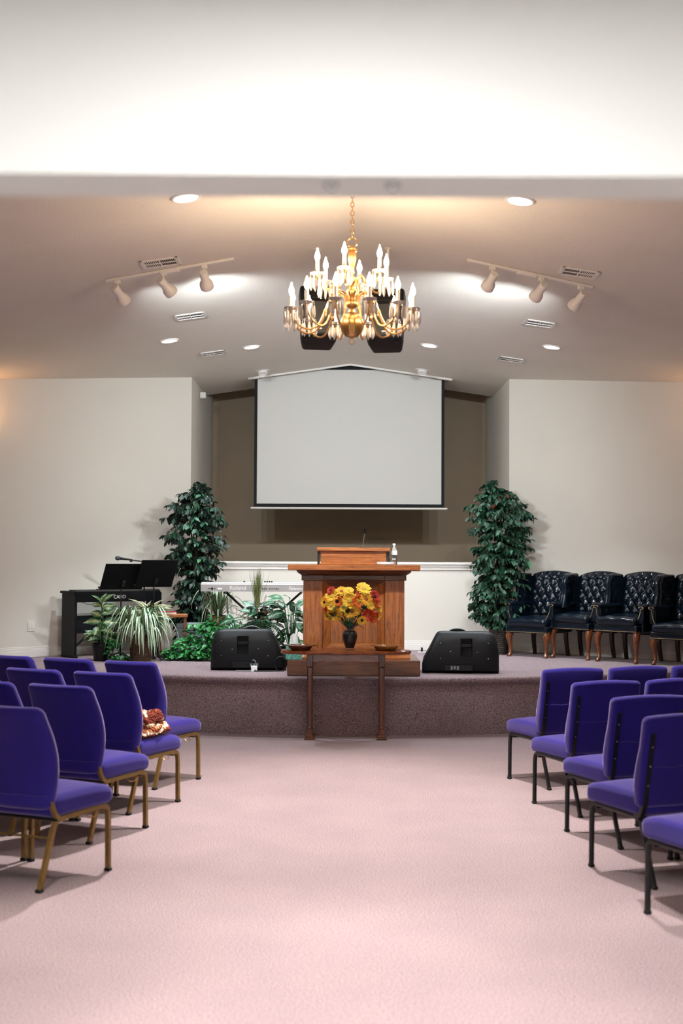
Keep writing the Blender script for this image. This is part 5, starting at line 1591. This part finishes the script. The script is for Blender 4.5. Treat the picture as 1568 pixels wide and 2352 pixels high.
def rnd_drop(rnd, i):
    if i not in _drop: _drop[i] = random.Random(i * 13 + 1).uniform(-.35, 1.25)
    return _drop[i]
spider(-2.20, 13.46, S, 'striped spider plant spilling from a brown basket by the piano', 210, .44, True, 8)
spider(-1.40, 13.95, S + .28, 'small wispy spider plant behind the ivy', 60, .30, False, 9)
# small stool carrying that spider plant
t = thing('plant_stool', 'low dark stool under the small spider plant', 'stool', (-1.40, 13.95, S))
mb = MB(); mb.lathe([(0, .25), (.13, .25), (.135, .265), (.13, .28), (0, .28)], 24); mb.build('seat', 'mahogdark', t)
for k in range(3):
    a = 2 * PI * k / 3
    mb = MB(); mb.tube([(math.cos(a) * .09, math.sin(a) * .09, .25), (math.cos(a) * .12, math.sin(a) * .12, 0)], .012, 8); mb.build('leg', 'mahogdark', t)
def hosta():
    rnd = random.Random(17)
    t = thing('variegated_plant', 'cream edged leafy plant in a tall pot above the spider plant', 'plant', (-2.16, 13.72, S))
    mb = MB(); mb.lathe([(0, 0), (.09, 0), (.075, .04), (.05, .1), (.05, .28), (.09, .36), (.10, .44), (.09, .44), (.07, .38), (0, .38)], 24); mb.build('pedestal_pot', 'mahogdark', t)
    me = leafmesh('leaf', leafgeo(.20, .07, 6, .55, .25, .8), 'hosta')
    for i in range(70):
        az = rnd.uniform(0, 2 * PI); el = rnd.uniform(.0, 1.35)
        o = link('leaf', me, None, t); o.matrix_basis = faceX(Vector((math.cos(az) * .03, math.sin(az) * .03, .42 + rnd.uniform(0, .12))), az, el, rnd.uniform(.2, 1.0), rnd.uniform(.7, 1.25))
hosta()
def pothos(x, y, label, seed, blobs, nleaf, pots):
    rnd = random.Random(seed)
    t = thing('pothos_ivy', label, 'plant', (x, y, S))
    for (px, py, pz, r0, r1, h) in pots:
        mb = MB(); mb.lathe([(0, 0), (r0, 0), (r1, h), (r1 - .012, h), (r0 - .01, .015), (0, .015)], 24, Matrix.Translation((px, py, pz))); mb.build('pot', 'clay', t)
    items = []; vines = MB()
    for i in range(nleaf):
        bx, by, bz, rx, ry, rz_ = rnd.choice(blobs)
        while True:
            q = Vector((rnd.uniform(-1, 1), rnd.uniform(-1, 1), rnd.uniform(-1, 1)))
            if .3 < q.length < 1: break
        q = q.normalized() * (q.length ** .4)
        p = Vector((bx + q.x * rx, by + q.y * ry, max(.02, bz + q.z * rz_)))
        az = math.atan2(q.y - .4, q.x) + rnd.uniform(-.8, .8); el = rnd.uniform(-.9, .5)
        if p.z < .05: el = abs(el) * .4
        items.append((p.y, leafX(p, az, el, rnd.uniform(-.5, .5), rnd.uniform(.65, 1.2))))
        if i % 14 == 0:
            b = Vector((bx, by, max(.03, bz)))
            vines.tube([b, (b + p) / 2 + Vector((0, 0, .04)), p], .0018, 4, False)
    items.sort(key=lambda a: a[0])
    v = vines.build('vines', 'green', t); v['kind'] = 'stuff'
    scatter_leaves(t, [X for _, X in items], leafgeo(.062, .05, 3, .2, .2, .7), 'ivy')
pothos(-1.58, 13.58, 'bright green pothos ivy spreading over the carpet beside the left monitor', 41,
       [(.10, .06, .22, .16, .13, .2), (.20, .10, .34, .14, .12, .16), (-.12, .02, .14, .17, .13, .13), (.0, -.06, .06, .28, .12, .05), (.24, .0, .16, .14, .12, .15), (-.25, -.03, .07, .12, .1, .07), (.30, .06, .30, .16, .1, .14), (.36, .1, .22, .14, .1, .2), (.05, -.02, .30, .2, .1, .12), (.12, -.1, .1, .25, .08, .1)], 1500, [(.2, -.0, .0, .06, .085, .15), (-.05, .08, .0, .06, .085, .13)])
pothos(-2.47, 13.33, 'small trailing ivy between the dieffenbachia and the spider plant', 43,
       [(.0, .0, .12, .07, .06, .12), (.06, -.02, .04, .1, .06, .03), (-.02, .03, .24, .05, .05, .08)], 120, [(0, .03, 0, .03, .04, .06)])
def arrangement():
    rnd = random.Random(77)
    # pedestal behind the monitor
    t0 = thing('plant_pedestal', 'dark wooden pedestal behind the left monitor', 'pedestal', (-.86, 12.98, S))
    mb = MB(); mb.box(-.13, -.13, .26, .13, .13, .29, .005); mb.build('top', 'mahogdark', t0)
    mb = MB(); mb.lathe([(.1, 0), (.1, .02), (.05, .05), (.04, .15), (.06, .26)], 20); mb.build('column', 'mahogdark', t0)
    t = thing('dried_arrangement', 'mixed fern, grass plume and dried flower arrangement in a basket', 'flower arrangement', (-.86, 12.98, S + .29))
    woven_pot(t, .10, .125, .16, 'wickerbrown', 7, 22)
    h = .15
    # grass plume
    mb = MB()
    for i in range(150):
        a = rnd.uniform(0, 2 * PI); sp = rnd.uniform(0, .055) if i % 6 else rnd.uniform(.06, .13)
        bx = -.03 + rnd.uniform(-.02, .02)
        mb.tube([(bx, rnd.uniform(-.02, .02), h + .18), (bx + math.cos(a) * sp * .5, math.sin(a) * sp * .5, h + .34), (bx + .01 + math.cos(a) * sp, math.sin(a) * sp, h + rnd.uniform(.44, .60))], [.0022, .0018, .0005], 3, False)
    o = mb.build('grass_plume', 'olive', t); o['kind'] = 'stuff'
    mb = MB(); mb.tube([(-.02, 0, h), (-.03, 0, h + .2)], .01, 6); mb.build('grass_stem', 'olive', t)
    # broad veined leaves
    me = leafmesh('broad_leaf', leafgeo(.25, .12, 6, .4, .2, .8), 'calathea')
    for (az, el, z, s, r) in ((2.9, .7, .16, .9, .3), (3.3, .35, .14, .8, -.2), (.1, .35, .18, .95, .2), (.4, -.1, .16, .8, 0), (-1.2, -.2, .12, .7, .3), (-2.2, .1, .12, .7, 0), (-.6, .6, .2, .7, .2)):
        o = link('broad_leaf', me, None, t); o.matrix_basis = faceX(Vector((math.cos(az) * .03, math.sin(az) * .03, h + z - .02)), az, el, .5 + abs(r), s)
    # fern fronds: rachis with leaflets
    lg = leafgeo(.065, .018, 3, .15, .1)
    for i in range(15):
        az = rnd.uniform(0, 2 * PI) if i > 6 else (-2.6 + i * .36)
        L = rnd.uniform(.28, .42); el0 = rnd.uniform(.1, .8)
        its = []; p = Vector((math.cos(az) * .05, math.sin(az) * .05, h)); el = el0; pts = [p.copy()]
        for q in range(14):
            d = Vector((math.cos(az) * math.cos(el), math.sin(az) * math.cos(el), math.sin(el)))
            p = p + d * L / 14; pts.append(p.copy()); el -= .13
            sc_ = math.sin(PI * (q + 2) / 17)
            for sd in (-1, 1): its.append((lg, leafX(p, az + sd * 1.25, el * .5, 0, sc_ * 1.1)))
        mb = MB(); mb.tube(pts, .002, 4, False)
        fr = mb.build('fern_frond', 'darkgreen', t)
        join_leaves('leaflets', its, 'darkgreen' if i % 3 else 'green', fr)
    # dried sprigs
    for i in range(14):
        az = rnd.uniform(-PI, 0.2); L = rnd.uniform(.2, .38); el = rnd.uniform(.1, 1.1)
        d = Vector((math.cos(az) * math.cos(el), math.sin(az) * math.cos(el) * .8, math.sin(el)))
        b = Vector((0, 0, h + .02)); mb = MB(); mb.tube([b, b + d * L * .6, b + d * L], .002, 4, False)
        for q in range(16):
            c = b + d * L * (.45 + .55 * q / 16) + Vector((rnd.uniform(-1, 1), rnd.uniform(-1, 1), rnd.uniform(-1, 1))) * .012
            mb.lathe([(0, -.006), (.006, 0), (0, .006)], 5, Matrix.Translation(c))
        o = mb.build('dried_sprig', 'mauve' if i % 2 else 'brownleaf', t); o['kind'] = 'stuff'
    for (x, y, z, r) in ((.06, -.10, .12, .03), (.03, -.12, .06, .022)):
        mb = MB(); mb.lathe([(0, -r), (r * .7, -r * .7), (r, 0), (r * .7, r * .7), (0, r)], 12, Matrix.Translation((x, y, h + z))); mb.build('seed_pod', 'brownleaf', t)
    lm_ = leafmesh('leaf', leafgeo(.09, .04, 4, .3), 'darkgreen')
    for i in range(70):
        az = rnd.uniform(0, 2 * PI); el = rnd.uniform(-.4, 1.2); d = rnd.uniform(.02, .12)
        o = link('leaf', lm_, None, t); o.matrix_basis = leafX(Vector((math.cos(az) * d, math.sin(az) * d, h + rnd.uniform(0, .2))), az, el, rnd.uniform(-.5, .5), rnd.uniform(.7, 1.3))
arrangement()
def calathea(x, y, label, seed, n, hgt):
    rnd = random.Random(seed)
    t = thing('calathea_plant', label, 'plant', (x, y, S))
    plain_pot(t, .09, .115, .2, 'blackgloss')
    me = leafmesh('leaf', leafgeo(.20, .085, 6, .45, .2, .85), 'calathea')
    me2 = leafmesh('leaf', leafgeo(.17, .06, 5, .5, .2, .85), 'green')
    for i in range(n):
        az = rnd.uniform(0, 2 * PI); z = .22 + (hgt - .22) * (i / n) ** .8 * rnd.uniform(.85, 1.05); r = rnd.uniform(.03, .10)
        p = Vector((math.cos(az) * r, math.sin(az) * r, z))
        mb = MB(); mb.tube([(math.cos(az) * .02, math.sin(az) * .02, .17), (p.x * .5, p.y * .5, z * .6), p], .003, 5, False); mb.build('stalk', 'green', t)
        o = link('leaf', me if i % 3 else me2, None, t); o.matrix_basis = faceX(p, az, rnd.uniform(-.6, 1.0), rnd.uniform(.1, 1.1), rnd.uniform(.7, 1.1))
calathea(-.53, 13.02, 'broad veined leafy plant just left of the pulpit', 61, 46, .72)
calathea(-1.09, 12.90, 'low leafy plant behind the left end of the left monitor', 62, 18, .48)
